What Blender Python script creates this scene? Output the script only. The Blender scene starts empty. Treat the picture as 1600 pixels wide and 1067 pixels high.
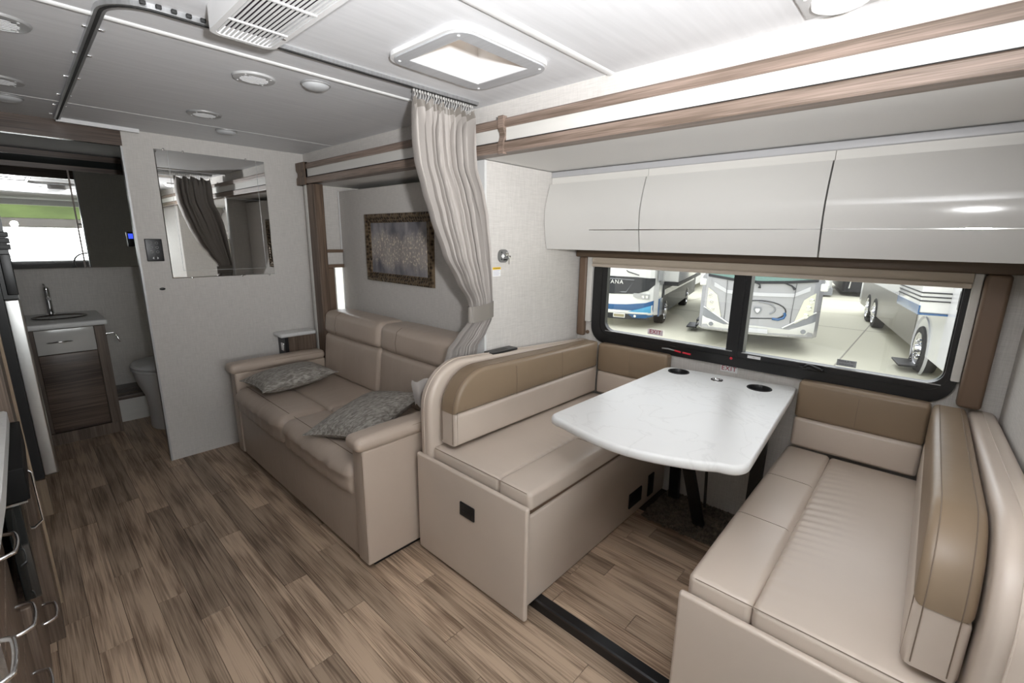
import bpy, bmesh, math, random
from mathutils import Vector, Matrix
R = random.Random(7)
SC = bpy.context.scene
COL = SC.collection
# ------------------------------------------------------------------ camera, world, light, exposure
def setup_camera():
    yaw, pitch, roll = -0.8297, -0.2213, 0.0143
    cy, sy = math.cos(yaw), math.sin(yaw)
    fw = Vector((-sy*math.cos(pitch), cy*math.cos(pitch), math.sin(pitch)))
    r0 = Vector((cy, sy, 0)); u0 = r0.cross(fw)
    r = math.cos(roll)*r0 + math.sin(roll)*u0
    up = -math.sin(roll)*r0 + math.cos(roll)*u0
    cd = bpy.data.cameras.new('camera'); cam = bpy.data.objects.new('camera', cd); COL.objects.link(cam)
    m = Matrix((r, up, -fw)).transposed().to_4x4(); m.translation = Vector((0, 0, 1.505))
    cam.matrix_world = m
    cd.sensor_width = 36; cd.lens = 711.0*36/1600; cd.clip_start = .02; cd.clip_end = 500
    SC.camera = cam
setup_camera()
world = bpy.data.worlds.new('overcast_sky'); SC.world = world; world.use_nodes = True
bg = world.node_tree.nodes['Background']; bg.inputs[0].default_value = (.93, .97, 1, 1); bg.inputs[1].default_value = 2.7
SC.view_settings.view_transform = 'Standard'; SC.view_settings.look = 'None'
SC.view_settings.gamma = 1; SC.view_settings.use_curve_mapping = False
SC.view_settings.exposure = 0.0
def lamp(kind, name, loc, aim, energy, color=(1, 1, 1), **kw):
    d = bpy.data.lights.new(name, kind); o = bpy.data.objects.new(name, d); COL.objects.link(o)
    o.location = loc; d.energy = energy; d.color = color
    o.rotation_euler = (Vector(aim)-Vector(loc)).to_track_quat('-Z', 'Y').to_euler()
    for k, v in kw.items(): setattr(d, k, v)
    return o
# the photographer's flash beside the camera, bounced off the ceiling
lamp('SPOT', 'bounce_flash', (.12, -.14, 1.62), (.44, .29, 2.1), 275, (.99, .99, 1), spot_size=math.radians(140), spot_blend=1.0, shadow_soft_size=.04)
# daylight entering through the cab's windscreen and side door behind the camera
lamp('AREA', 'cab_daylight', (.5, -2.3, 1.25), (.8, 2.2, 1.6), 46, (.95, .98, 1), shape='RECTANGLE', size=2.0, size_y=.7)
# ------------------------------------------------------------------ materials
MAT = {}
def srgb(c): return tuple(((x/255)/12.92 if x/255 <= .04045 else ((x/255+.055)/1.055)**2.4) for x in c)
def mat(name, col, rough=.5, metal=0, bump=None, spec=.5, tone=None, emit=None, coat=0):
    """col linear rgb; bump=(scale xyz, strength, distance); tone=(scale xyz, lo, hi) multiplies colour"""
    if name in MAT: return MAT[name]
    m = bpy.data.materials.new(name); m.use_nodes = True; nt = m.node_tree; N = nt.nodes; L = nt.links
    b = N['Principled BSDF']; b.inputs['Base Color'].default_value = (*col, 1); b.inputs['Roughness'].default_value = rough
    b.inputs['Metallic'].default_value = metal; b.inputs['Specular IOR Level'].default_value = spec
    b.inputs['Coat Weight'].default_value = coat; b.inputs['Coat Roughness'].default_value = .05
    if emit: b.inputs['Emission Color'].default_value = (*emit[0], 1); b.inputs['Emission Strength'].default_value = emit[1]
    tc = N.new('ShaderNodeTexCoord')
    if tone:
        mp = N.new('ShaderNodeMapping'); mp.inputs['Scale'].default_value = tone[0]; L.new(tc.outputs['Object'], mp.inputs[0])
        nz = N.new('ShaderNodeTexNoise'); nz.inputs['Scale'].default_value = 1; nz.inputs['Detail'].default_value = 4
        L.new(mp.outputs[0], nz.inputs['Vector'])
        mr = N.new('ShaderNodeMapRange'); mr.inputs[1].default_value = .3; mr.inputs[2].default_value = .7; mr.inputs[3].default_value = tone[1]; mr.inputs[4].default_value = tone[2]
        L.new(nz.outputs['Fac'], mr.inputs[0])
        mx = N.new('ShaderNodeVectorMath'); mx.operation = 'SCALE'; mx.inputs[0].default_value = col; L.new(mr.outputs[0], mx.inputs['Scale'])
        L.new(mx.outputs[0], b.inputs['Base Color'])
    if bump:
        mp = N.new('ShaderNodeMapping'); mp.inputs['Scale'].default_value = bump[0]; L.new(tc.outputs['Object'], mp.inputs[0])
        nz = N.new('ShaderNodeTexNoise'); nz.inputs['Scale'].default_value = 1; nz.inputs['Detail'].default_value = 3
        L.new(mp.outputs[0], nz.inputs['Vector'])
        bp = N.new('ShaderNodeBump'); bp.inputs['Strength'].default_value = bump[1]; bp.inputs['Distance'].default_value = bump[2]
        L.new(nz.outputs['Fac'], bp.inputs['Height']); L.new(bp.outputs[0], b.inputs['Normal'])
    MAT[name] = m
    return m
def linen(name, col):
    """woven wallpaper: threads across and along"""
    m = bpy.data.materials.new(name); m.use_nodes = True; nt = m.node_tree; N = nt.nodes; L = nt.links
    b = N['Principled BSDF']; b.inputs['Roughness'].default_value = .75; b.inputs['Specular IOR Level'].default_value = .25
    tc = N.new('ShaderNodeTexCoord'); outs = []
    for sc in ((20, 20, 420), (380, 380, 14)):
        mp = N.new('ShaderNodeMapping'); mp.inputs['Scale'].default_value = sc; L.new(tc.outputs['Object'], mp.inputs[0])
        nz = N.new('ShaderNodeTexNoise'); nz.inputs['Scale'].default_value = 1; nz.inputs['Detail'].default_value = 2; L.new(mp.outputs[0], nz.inputs['Vector']); outs.append(nz)
    ad = N.new('ShaderNodeMath'); L.new(outs[0].outputs['Fac'], ad.inputs[0]); L.new(outs[1].outputs['Fac'], ad.inputs[1])
    mr = N.new('ShaderNodeMapRange'); mr.inputs[1].default_value = .7; mr.inputs[2].default_value = 1.3; mr.inputs[3].default_value = .88; mr.inputs[4].default_value = 1.08
    L.new(ad.outputs[0], mr.inputs[0])
    mx = N.new('ShaderNodeVectorMath'); mx.operation = 'SCALE'; mx.inputs[0].default_value = col; L.new(mr.outputs[0], mx.inputs['Scale']); L.new(mx.outputs[0], b.inputs['Base Color'])
    bp = N.new('ShaderNodeBump'); bp.inputs['Strength'].default_value = .15; bp.inputs['Distance'].default_value = .002; L.new(ad.outputs[0], bp.inputs['Height']); L.new(bp.outputs[0], b.inputs['Normal'])
    MAT[name] = m; return m
def wood(name, dark, light, axis, rough=.45, fine=1.0, seeded=False, spec=.4):
    m = bpy.data.materials.new(name); m.use_nodes = True; nt = m.node_tree; N = nt.nodes; L = nt.links
    b = N['Principled BSDF']; b.inputs['Roughness'].default_value = rough; b.inputs['Specular IOR Level'].default_value = spec
    tc = N.new('ShaderNodeTexCoord'); src = tc.outputs['Object']
    if seeded:
        oi = N.new('ShaderNodeObjectInfo'); va = N.new('ShaderNodeVectorMath'); va.operation = 'SCALE'; va.inputs[0].default_value = (31, 17, 7)
        L.new(oi.outputs['Random'], va.inputs['Scale']); ad = N.new('ShaderNodeVectorMath'); L.new(src, ad.inputs[0]); L.new(va.outputs[0], ad.inputs[1]); src = ad.outputs[0]
    def ns(cross, along, det, dist=0):
        s = [cross*fine]*3; s['xyz'.index(axis)] = along*fine
        mp = N.new('ShaderNodeMapping'); mp.inputs['Scale'].default_value = s; L.new(src, mp.inputs[0])
        nz = N.new('ShaderNodeTexNoise'); nz.inputs['Scale'].default_value = 1; nz.inputs['Detail'].default_value = det; nz.inputs['Distortion'].default_value = dist
        L.new(mp.outputs[0], nz.inputs['Vector']); return nz.outputs['Fac']
    a = ns(34, 1.1, 4, .5); c = ns(230, 5, 3); e = ns(8, 1.0, 2, .4)
    def mul(x, k):
        t = N.new('ShaderNodeMath'); t.operation = 'MULTIPLY'; L.new(x, t.inputs[0]); t.inputs[1].default_value = k; return t.outputs[0]
    def add(x, y):
        t = N.new('ShaderNodeMath'); L.new(x, t.inputs[0]); L.new(y, t.inputs[1]); return t.outputs[0]
    h = add(add(mul(a, .44), mul(c, .40)), mul(e, .16))
    if seeded:   # cathedral figure
        s = [11.0]*3; s['xyz'.index(axis)] = 1.5
        mp = N.new('ShaderNodeMapping'); mp.inputs['Scale'].default_value = s; L.new(src, mp.inputs[0])
        wv = N.new('ShaderNodeTexWave'); wv.wave_type = 'RINGS'; wv.inputs['Scale'].default_value = 1.3; wv.inputs['Distortion'].default_value = 5; wv.inputs['Detail'].default_value = 3; wv.inputs['Detail Scale'].default_value = 1.2
        L.new(mp.outputs[0], wv.inputs['Vector']); h = add(h, mul(wv.outputs['Fac'], .07))
    cr = N.new('ShaderNodeValToRGB'); L.new(h, cr.inputs[0])
    cr.color_ramp.elements[0].position = .41; cr.color_ramp.elements[0].color = (*dark, 1)
    cr.color_ramp.elements[1].position = .60; cr.color_ramp.elements[1].color = (*light, 1)
    L.new(cr.outputs[0], b.inputs['Base Color'])
    bp = N.new('ShaderNodeBump'); bp.inputs['Strength'].default_value = .12; bp.inputs['Distance'].default_value = .002; L.new(h, bp.inputs['Height']); L.new(bp.outputs[0], b.inputs['Normal'])
    MAT[name] = m; return m
def glass_mat(name, tint=(1, 1, 1), refl=.06):
    m = bpy.data.materials.new(name); m.use_nodes = True; nt = m.node_tree; N = nt.nodes; L = nt.links
    N.remove(N['Principled BSDF']); t = N.new('ShaderNodeBsdfTransparent'); t.inputs[0].default_value = (*tint, 1)
    g = N.new('ShaderNodeBsdfGlossy'); g.inputs['Roughness'].default_value = .01; mx = N.new('ShaderNodeMixShader'); mx.inputs[0].default_value = refl
    L.new(t.outputs[0], mx.inputs[1]); L.new(g.outputs[0], mx.inputs[2]); L.new(mx.outputs[0], N['Material Output'].inputs[0])
    MAT[name] = m; return m
WALL = linen('linen_wallpaper', (.60, .575, .545))
CEIL = mat('ceiling_vinyl', (.72, .725, .74), .6, tone=((3, 40, 3), .94, 1.03), bump=((8, 160, 8), .12, .002))
SLCEIL = mat('slide_ceiling_vinyl', (.72, .71, .69), .6)
TRIMW = mat('white_trim', (.66, .66, .65), .4)
FASC = wood('fascia_walnut', (.13, .095, .072), (.30, .225, .185), 'y', .42)
FASCZ = wood('post_walnut', (.085, .057, .040), (.20, .14, .10), 'z', .45)
CREAM = mat('cream_laminate', (.64, .625, .59), .35, tone=((2, 1, 30), .95, 1.03))
DKWOODH = wood('dark_cabinet_wood', (.055, .038, .030), (.15, .108, .085), 'x', .25, .7)
DKWOODZ = wood('dark_panel_wood', (.08, .056, .042), (.19, .14, .105), 'z', .4)
EDGE = wood('light_edge_band', (.22, .16, .11), (.34, .26, .18), 'z', .5)
PL = [wood('plank_%d' % i, tuple(k*a for a in (.175, .115, .076)), tuple(k*a for a in (.53, .395, .285)), 'y', .42, 1, True)
      for i, k in enumerate((.70, .80, .90, 1.0, 1.14))]
UNDER = mat('floor_joint', (.05, .037, .028), .8)
BEIGE = mat('beige_leather', (.58, .495, .42), .36, bump=((5, 5, 5), .25, .01), tone=((2, 2, 2), .95, 1.05))
BEIGEW = mat('beige_leather_wrinkled', (.58, .495, .42), .36, bump=((26, 7, 8), .35, .012), tone=((2, 2, 2), .95, 1.05))
SOFAL = mat('taupe_leather', (.48, .395, .325), .36, bump=((7, 22, 7), .3, .012), tone=((2, 2, 2), .95, 1.05))
BROWN = mat('brown_leather', (.26, .19, .125), .40, bump=((6, 6, 6), .25, .01), tone=((2, 2, 2), .94, 1.05))
STITCH = mat('stitching', (.20, .15, .11), .7)
PADBR = mat('brown_pad', (.16, .105, .07), .5, bump=((40, 40, 40), .1, .003))
GLOSSW = mat('gloss_white_laminate', (.58, .57, .545), .12, spec=.6)
DARKGAP = mat('dark_gap', (.012, .012, .012), .6)
BLACK = mat('black_plastic', (.010, .010, .011), .35)
BLKMET = mat('black_metal', (.008, .008, .008), .45)
CHROME = mat('chrome', (.85, .85, .86), .08, 1)
STEEL = mat('stainless_steel', (.55, .55, .54), .3, 1, tone=((2, 60, 2), .9, 1.05))
ALU = mat('brushed_aluminium', (.62, .63, .64), .32, 1, tone=((90, 4, 4), .85, 1.08))
SATIN = mat('satin_grey', (.42, .42, .42), .35, .3)
MIRROR = mat('mirror_silver', (.92, .93, .92), .0, 1)
GREYW = mat('grey_moulding', (.42, .42, .43), .4)
WHITE = mat('white_plastic', (.75, .75, .75), .35)
LENS = mat('frosted_lens', (.52, .53, .54), .3)
SHADE = mat('roller_shade_fabric', (.42, .36, .29), .8, bump=((4, 3, 30), .3, .01))
CURT = mat('curtain_fabric', (.375, .345, .32), .7, bump=((300, 300, 300), .12, .001), tone=((3, 3, 3), .95, 1.04))
BAND = mat('curtain_tie_fabric', (.21, .19, .168), .45)
CARPET = mat('carpet_pile', (.17, .14, .11), 1, tone=((45, 45, 45), .5, 1.5), bump=((120, 120, 120), .8, .01))
GLASS = glass_mat('window_glass')
DARKGLASS = mat('dark_glass', (.01, .012, .012), .05, spec=.8)
RED = mat('red_plastic', (.6, .02, .04), .4)
LIGHTC = mat('skylight_dome', (.8, .8, .8), .5, emit=((1, .97, .92), .5))
PAPER = mat('white_sticker', (.8, .8, .8), .5)
REDINK = mat('red_ink', (.35, .01, .04), .5)
INK = mat('dark_ink', (.05, .05, .05), .5)
YELLOW = mat('yellow_sticker', (.85, .55, .02), .5)
def marble():
    m = mat('white_marble_laminate', (.78, .79, .79), .32); nt = m.node_tree; N = nt.nodes; L = nt.links
    tc = N.new('ShaderNodeTexCoord'); n1 = N.new('ShaderNodeTexNoise'); n1.inputs['Scale'].default_value = 5; n1.inputs['Detail'].default_value = 7; n1.inputs['Distortion'].default_value = 1.2
    L.new(tc.outputs['Object'], n1.inputs['Vector']); cr = N.new('ShaderNodeValToRGB'); L.new(n1.outputs['Fac'], cr.inputs[0]); e = cr.color_ramp.elements
    e[0].position = .0; e[0].color = (.76, .77, .77, 1); e[1].position = 1; e[1].color = (.78, .785, .78, 1)
    for p, c in ((.485, .77), (.50, .715), (.508, .72), (.53, .77)):
        q = e.new(p); q.color = (c, c, c*.985, 1)
    L.new(cr.outputs[0], N['Principled BSDF'].inputs['Base Color']); return m
MARBLE = marble()
def painting():
    m = mat('abstract_painting', (.3, .3, .3), .6); nt = m.node_tree; N = nt.nodes; L = nt.links
    tc = N.new('ShaderNodeTexCoord')
    def noise(sc, det, dist=0):
        mp = N.new('ShaderNodeMapping'); mp.inputs['Scale'].default_value = sc; L.new(tc.outputs['Object'], mp.inputs[0])
        n = N.new('ShaderNodeTexNoise'); n.inputs['Scale'].default_value = 1; n.inputs['Detail'].default_value = det; n.inputs['Distortion'].default_value = dist; L.new(mp.outputs[0], n.inputs['Vector']); return n.outputs['Fac']
    base = N.new('ShaderNodeValToRGB'); L.new(noise((1, 12, 5), 5, .5), base.inputs[0])
    e = base.color_ramp.elements; e[0].position = .35; e[0].color = (.10, .097, .115, 1); e[1].position = .68; e[1].color = (.30, .285, .29, 1)
    gold = N.new('ShaderNodeValToRGB'); L.new(noise((1, 62, 55), 5, .3), gold.inputs[0]); e = gold.color_ramp.elements; e[0].position = .54; e[0].color = (0, 0, 0, 1); e[1].position = .64; e[1].color = (1, 1, 1, 1)
    sep = N.new('ShaderNodeSeparateXYZ'); L.new(tc.outputs['Object'], sep.inputs[0])
    def ma(op, a, b=None, v=None):
        t = N.new('ShaderNodeMath'); t.operation = op
        if hasattr(a, 'links'): L.new(a, t.inputs[0])
        else: t.inputs[0].default_value = a
        if b is not None: L.new(b, t.inputs[1])
        if v is not None: t.inputs[1].default_value = v
        return t.outputs[0]
    z = ma('ABSOLUTE', ma('SUBTRACT', sep.outputs['Z'], v=.225)); msk = ma('SUBTRACT', ma('ADD', ma('MULTIPLY', noise((1, 9, 3), 2), v=.5), v=.02), ma('MULTIPLY', z, v=2.0))
    cl = N.new('ShaderNodeMapRange'); L.new(msk, cl.inputs[0]); cl.inputs[1].default_value = .02; cl.inputs[2].default_value = .14
    haze = N.new('ShaderNodeMixRGB'); L.new(ma('MULTIPLY', cl.outputs[0], v=.55), haze.inputs[0]); L.new(base.outputs[0], haze.inputs[1]); haze.inputs[2].default_value = (.40, .35, .31, 1)
    f = ma('MULTIPLY', gold.outputs[0], cl.outputs[0]); mx = N.new('ShaderNodeMixRGB'); L.new(f, mx.inputs[0]); L.new(haze.outputs[0], mx.inputs[1]); mx.inputs[2].default_value = (.66, .58, .46, 1)
    L.new(mx.outputs[0], N['Principled BSDF'].inputs['Base Color']); return m
PAINT = painting()
def frame_mat():
    m = mat('ornate_bronze', (.1, .07, .04), .38, .5); nt = m.node_tree; N = nt.nodes; L = nt.links
    tc = N.new('ShaderNodeTexCoord'); v = N.new('ShaderNodeTexVoronoi'); v.inputs['Scale'].default_value = 42; v.inputs['Randomness'].default_value = .55; L.new(tc.outputs['Object'], v.inputs['Vector'])
    cr = N.new('ShaderNodeValToRGB'); L.new(v.outputs['Distance'], cr.inputs[0]); e = cr.color_ramp.elements; e[0].position = .2; e[0].color = (.022, .013, .009, 1); e[1].position = .62; e[1].color = (.20, .145, .09, 1)
    L.new(cr.outputs[0], N['Principled BSDF'].inputs['Base Color']); bp = N.new('ShaderNodeBump'); bp.inputs['Distance'].default_value = .006; L.new(v.outputs['Distance'], bp.inputs['Height']); L.new(bp.outputs[0], N['Principled BSDF'].inputs['Normal']); return m
FRAME = frame_mat()
def pillow_mat():
    m = mat('metallic_chenille', (.25, .235, .21), .5); nt = m.node_tree; N = nt.nodes; L = nt.links
    tc = N.new('ShaderNodeTexCoord'); n = N.new('ShaderNodeTexNoise'); n.inputs['Scale'].default_value = 75; n.inputs['Detail'].default_value = 8; n.inputs['Distortion'].default_value = .6
    mp = N.new('ShaderNodeMapping'); mp.inputs['Scale'].default_value = (.45, 1.2, 1); L.new(tc.outputs['Object'], mp.inputs[0]); L.new(mp.outputs[0], n.inputs['Vector'])
    cr = N.new('ShaderNodeValToRGB'); L.new(n.outputs['Fac'], cr.inputs[0]); e = cr.color_ramp.elements; e[0].position = .36; e[0].color = (.19, .172, .15, 1); e[1].position = .66; e[1].color = (.46, .435, .395, 1)
    L.new(cr.outputs[0], N['Principled BSDF'].inputs['Base Color']); bp = N.new('ShaderNodeBump'); bp.inputs['Strength'].default_value = .5; bp.inputs['Distance'].default_value = .004; L.new(n.outputs['Fac'], bp.inputs['Height']); L.new(bp.outputs[0], N['Principled BSDF'].inputs['Normal']); return m
PILLOW = pillow_mat()
# ------------------------------------------------------------------ geometry helpers (world coordinates)
class G:
    def __init__(s): s.v = []; s.f = []; s.sm = []
    def add(s, vs, fs, smooth=False):
        o = len(s.v); s.v += [tuple(p) for p in vs]; s.f += [tuple(i+o for i in f) for f in fs]; s.sm += [smooth]*len(fs); return s
    def box(s, x0, x1, y0, y1, z0, z1):
        vs = [(x, y, z) for x in (x0, x1) for y in (y0, y1) for z in (z0, z1)]
        return s.add(vs, [(0, 1, 3, 2), (4, 6, 7, 5), (0, 4, 5, 1), (2, 3, 7, 6), (0, 2, 6, 4), (1, 5, 7, 3)])
    def rbox(s, x0, x1, y0, y1, z0, z1, r=.01, k=3, n=(1, 1, 1), puff=(0, 0, 0), fn=None, xf=None):
        """rounded box; puff = outward swelling on the x, y, z faces; fn(p) moves a vertex"""
        c = Vector(((x0+x1)/2, (y0+y1)/2, (z0+z1)/2)); h = Vector(((x1-x0)/2, (y1-y0)/2, (z1-z0)/2)); r = min(r, h.x*.999, h.y*.999, h.z*.999)
        if isinstance(n, int): n = (n, n, n)
        ax = []
        for i in range(3):
            cs = [-h[i]+r*(1-math.tan(math.pi/4*(1-j/k))) for j in range(k)]
            inn = [-h[i]+r+(2*(h[i]-r))*j/n[i] for j in range(n[i]+1)]
            ax.append(cs+inn+[-a for a in reversed(cs)])
        idx = {}; vs = []; fs = []
        def vid(p):
            key = tuple(round(a, 6) for a in p)
            if key not in idx:
                q = Vector([max(-(h[i]-r), min(h[i]-r, p[i])) for i in range(3)]); d = Vector(p)-q
                w = q + (d.normalized()*r if d.length > 1e-9 else d)
                u = [w[i]/h[i] for i in range(3)]
                for i in range(3):
                    if puff[i]:
                        j, l = (i+1) % 3, (i+2) % 3
                        w[i] += puff[i]*u[i]*(1-u[j]**4)*(1-u[l]**4)
                w = w + c
                if fn: w = Vector(fn(w))
                if xf: w = xf @ w
                idx[key] = len(vs); vs.append(tuple(w))
            return idx[key]
        for i in range(3):
            j, l = (i+1) % 3, (i+2) % 3
            for sg in (-1, 1):
                for a in range(len(ax[j])-1):
                    for b in range(len(ax[l])-1):
                        q = []
                        for (aa, bb) in ((a, b), (a+1, b), (a+1, b+1), (a, b+1)):
                            p = [0, 0, 0]; p[i] = sg*h[i]; p[j] = ax[j][aa]; p[l] = ax[l][bb]; q.append(vid(p))
                        if sg < 0: q.reverse()
                        if len(set(q)) > 2: fs.append(tuple(q))
        return s.add(vs, fs, True)
    def prism(s, pts, axis, a, b, smooth=False, cap=True):
        """extrude 2-D polygon along axis; pts in the two other axes, in order (x,y,z minus axis)"""
        i = 'xyz'.index(axis); oth = [k for k in range(3) if k != i]; n = len(pts); vs = []
        for t in (a, b):
            for p in pts:
                q = [0, 0, 0]; q[i] = t; q[oth[0]] = p[0]; q[oth[1]] = p[1]; vs.append(q)
        s.add(vs, [(k, (k+1) % n, n+(k+1) % n, n+k) for k in range(n)], smooth)
        if cap: s.add(vs, [tuple(range(n-1, -1, -1)), tuple(range(n, 2*n))])
        return s
    def tube(s, pts, r, n=8, cap=True):
        pts = [Vector(p) for p in pts]; vs = []; fs = []
        rr = r if isinstance(r, (list, tuple)) else [r]*len(pts); ref = Vector((0, 0, 1))
        for i, p in enumerate(pts):
            t = ((pts[min(i+1, len(pts)-1)]-pts[max(i-1, 0)])).normalized()
            if abs(t.dot(ref)) > .95: ref = Vector((1, 0, 0)) if abs(t.x) < .9 else Vector((0, 1, 0))
            a = t.cross(ref).normalized(); b = a.cross(t).normalized(); ref = b
            for k in range(n):
                an = 2*math.pi*k/n; vs.append(p+a*math.cos(an)*rr[i]+b*math.sin(an)*rr[i])
        for i in range(len(pts)-1):
            for k in range(n): fs.append((i*n+k, i*n+(k+1) % n, (i+1)*n+(k+1) % n, (i+1)*n+k))
        s.add(vs, fs, True)
        if cap: s.add(vs, [tuple(range(n)), tuple(range(len(vs)-1, len(vs)-1-n, -1))])
        return s
    def lathe(s, c, prof, n=24, axis='z', sx=1, sy=1, smooth=True):
        """prof = [(radius, height)]"""
        vs = []; fs = []
        for (r, h) in prof:
            for k in range(n):
                a = 2*math.pi*k/n; p = (r*math.cos(a)*sx, r*math.sin(a)*sy, h)
                if axis == 'x': p = (p[2], p[0], p[1])
                if axis == 'y': p = (p[0], p[2], p[1])
                vs.append((c[0]+p[0], c[1]+p[1], c[2]+p[2]))
        for i in range(len(prof)-1):
            for k in range(n): fs.append((i*n+k, i*n+(k+1) % n, (i+1)*n+(k+1) % n, (i+1)*n+k))
        return s.add(vs, fs, smooth)
    def grid(s, fn, nu, nv, smooth=True, thick=0):
        vs = [fn(i/nu, j/nv) for i in range(nu+1) for j in range(nv+1)]
        fs = [(i*(nv+1)+j, (i+1)*(nv+1)+j, (i+1)*(nv+1)+j+1, i*(nv+1)+j+1) for i in range(nu) for j in range(nv)]
        return s.add(vs, fs, smooth)
    def quad(s, a, b, c, d): return s.add([a, b, c, d], [(0, 1, 2, 3)])
def rrect(x0, x1, y0, y1, r, n=6):
    out = []
    for cx, cy, a0 in ((x1-r, y1-r, 0), (x0+r, y1-r, 90), (x0+r, y0+r, 180), (x1-r, y0+r, 270)):
        for k in range(n+1):
            a = math.radians(a0+90*k/n); out.append((cx+r*math.cos(a), cy+r*math.sin(a)))
    return out
def ring_plate(g, outer, inner, axis, a, b):
    """flat plate between two outlines of equal count"""
    i = 'xyz'.index(axis); oth = [k for k in range(3) if k != i]; n = len(outer); vs = []
    for t in (a, b):
        for P_ in (outer, inner):
            for p in P_:
                q = [0, 0, 0]; q[i] = t; q[oth[0]] = p[0]; q[oth[1]] = p[1]; vs.append(q)
    O0, I0, O1, I1 = 0, n, 2*n, 3*n; fs = []
    for k in range(n):
        m = (k+1) % n
        fs += [(O0+k, O0+m, I0+m, I0+k), (O1+k, I1+k, I1+m, O1+m), (O0+k, O1+k, O1+m, O0+m), (I0+k, I0+m, I1+m, I1+k)]
    return g.add(vs, fs)
ORG = {}
def finish(me):
    bm = bmesh.new(); bm.from_mesh(me); bmesh.ops.remove_doubles(bm, verts=bm.verts, dist=1e-6); bmesh.ops.recalc_face_normals(bm, faces=bm.faces); bm.to_mesh(me); bm.free()
def make(name, g, m, parent=None, org=None, local=False):
    if parent is not None: o0 = (0, 0, 0) if local else ORG[parent.name]
    elif org is not None: o0 = org
    else:
        xs, ys, zs = zip(*g.v); o0 = ((min(xs)+max(xs))/2, (min(ys)+max(ys))/2, min(zs))
    me = bpy.data.meshes.new(name); me.from_pydata([(x-o0[0], y-o0[1], z-o0[2]) for x, y, z in g.v], [], g.f)
    me.polygons.foreach_set('use_smooth', g.sm); me.materials.append(m); finish(me)
    if any(g.sm):
        fl_ = [p.use_smooth for p in me.polygons]; me.set_sharp_from_angle(angle=math.radians(48)); me.polygons.foreach_set('use_smooth', fl_); me.update()
    o = bpy.data.objects.new(name, me); COL.objects.link(o)
    if parent is not None: o.parent = parent; ORG[o.name] = o0
    else: o.location = o0; ORG[o.name] = o0
    return o
def tag(o, label=None, cat=None, group=None, kind=None):
    if label: o['label'] = label
    if cat: o['category'] = cat
    if group: o['group'] = group
    if kind: o['kind'] = kind
    return o
def thing(name, loc, label, cat, group=None, rz=0):
    o = bpy.data.objects.new(name, None); COL.objects.link(o); o.location = loc; o.rotation_euler = (0, 0, rz); o.empty_display_size = .1
    ORG[o.name] = tuple(loc); return tag(o, label, cat, group)
def struct(name, g, m, label=None): return tag(make(name, g, m), label, kind='structure')
def text(body, size, m, parent, M, name='lettering', spacing=1.0, ext=.0004, local=False):
    c = bpy.data.curves.new('t', 'FONT'); c.body = body; c.size = size; c.align_x = 'CENTER'; c.align_y = 'CENTER'; c.extrude = ext; c.space_character = spacing
    t = bpy.data.objects.new('t', c); COL.objects.link(t); dg = bpy.context.evaluated_depsgraph_get(); me = bpy.data.meshes.new_from_object(t.evaluated_get(dg)); bpy.data.objects.remove(t)
    me.transform(M); o0 = (0, 0, 0) if local else ORG[parent.name]
    me.transform(Matrix.Translation(-Vector(o0))); me.materials.clear(); me.materials.append(m)
    o = bpy.data.objects.new(name, me); COL.objects.link(o); o.parent = parent; return o
def basis(o, xdir, ydir):
    x = Vector(xdir).normalized(); y = Vector(ydir).normalized(); z = x.cross(y); m = Matrix((x, y, z)).transposed().to_4x4(); m.translation = Vector(o); return m
# ------------------------------------------------------------------ SETTING
XO, YD, YF = 2.46, 1.668, -.27       # slide-out wall, its end walls
XW, YR, H = 1.592, 3.615, 2.1
fl = struct('floor', G().box(-.76, 1.30, -2.7, 5.12, -.06, -.004), UNDER)
PH = {-1: 2.29, 0: 2.03, 1: 2.485, 2: 2.163, 3: 1.94, 4: 1.63, 5: 1.41, 6: 1.89, 7: 1.56, 8: 2.0, 9: 1.15, 10: 1.468, 11: 1.75, 12: 1.3}
for k in range(-8, -1): PH[k] = R.uniform(0, 1.05)
LP = 1.05; cache = {}
def plank(parent, x0, x1, y0, y1, z, tone=None):
    if y1-y0 < .02: return
    key = (round(x1-x0, 3), round(y1-y0, 3))
    if key not in cache:
        w, l = key[0]/2-.0006, key[1]/2-.0008
        g = G(); b = .0012
        g.add([(-w, -l, 0), (w, -l, 0), (w, l, 0), (-w, l, 0), (-w, -l, .003), (w, -l, .003), (w, l, .003), (-w, l, .003), (-w+b, -l+b, .004), (w-b, -l+b, .004), (w-b, l-b, .004), (-w+b, l-b, .004)],
              [(0, 1, 5, 4), (1, 2, 6, 5), (2, 3, 7, 6), (3, 0, 4, 7), (4, 5, 9, 8), (5, 6, 10, 9), (6, 7, 11, 10), (7, 4, 8, 11), (8, 9, 10, 11)])
        cache[key] = []
        for m in PL:
            me = bpy.data.meshes.new('plank'); me.from_pydata(g.v, [], g.f); me.materials.append(m); cache[key].append(me)
    me = cache[key][tone if tone is not None else R.choice((0, 1, 1, 2, 2, 3, 3, 4))]
    o = bpy.data.objects.new('plank', me); COL.objects.link(o); o.parent = parent; pl = ORG[parent.name]
    o.location = ((x0+x1)/2-pl[0], (y0+y1)/2-pl[1], z-.004-pl[2])
TONE = {(0, 2): 4, (2, 1): 1, (3, 2): 0, (4, 2): 0, (6, 2): 0, (1, 0): 3, (7, 1): 4, (10, 2): 4, (8, 2): 3, (5, 2): 3}
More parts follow.
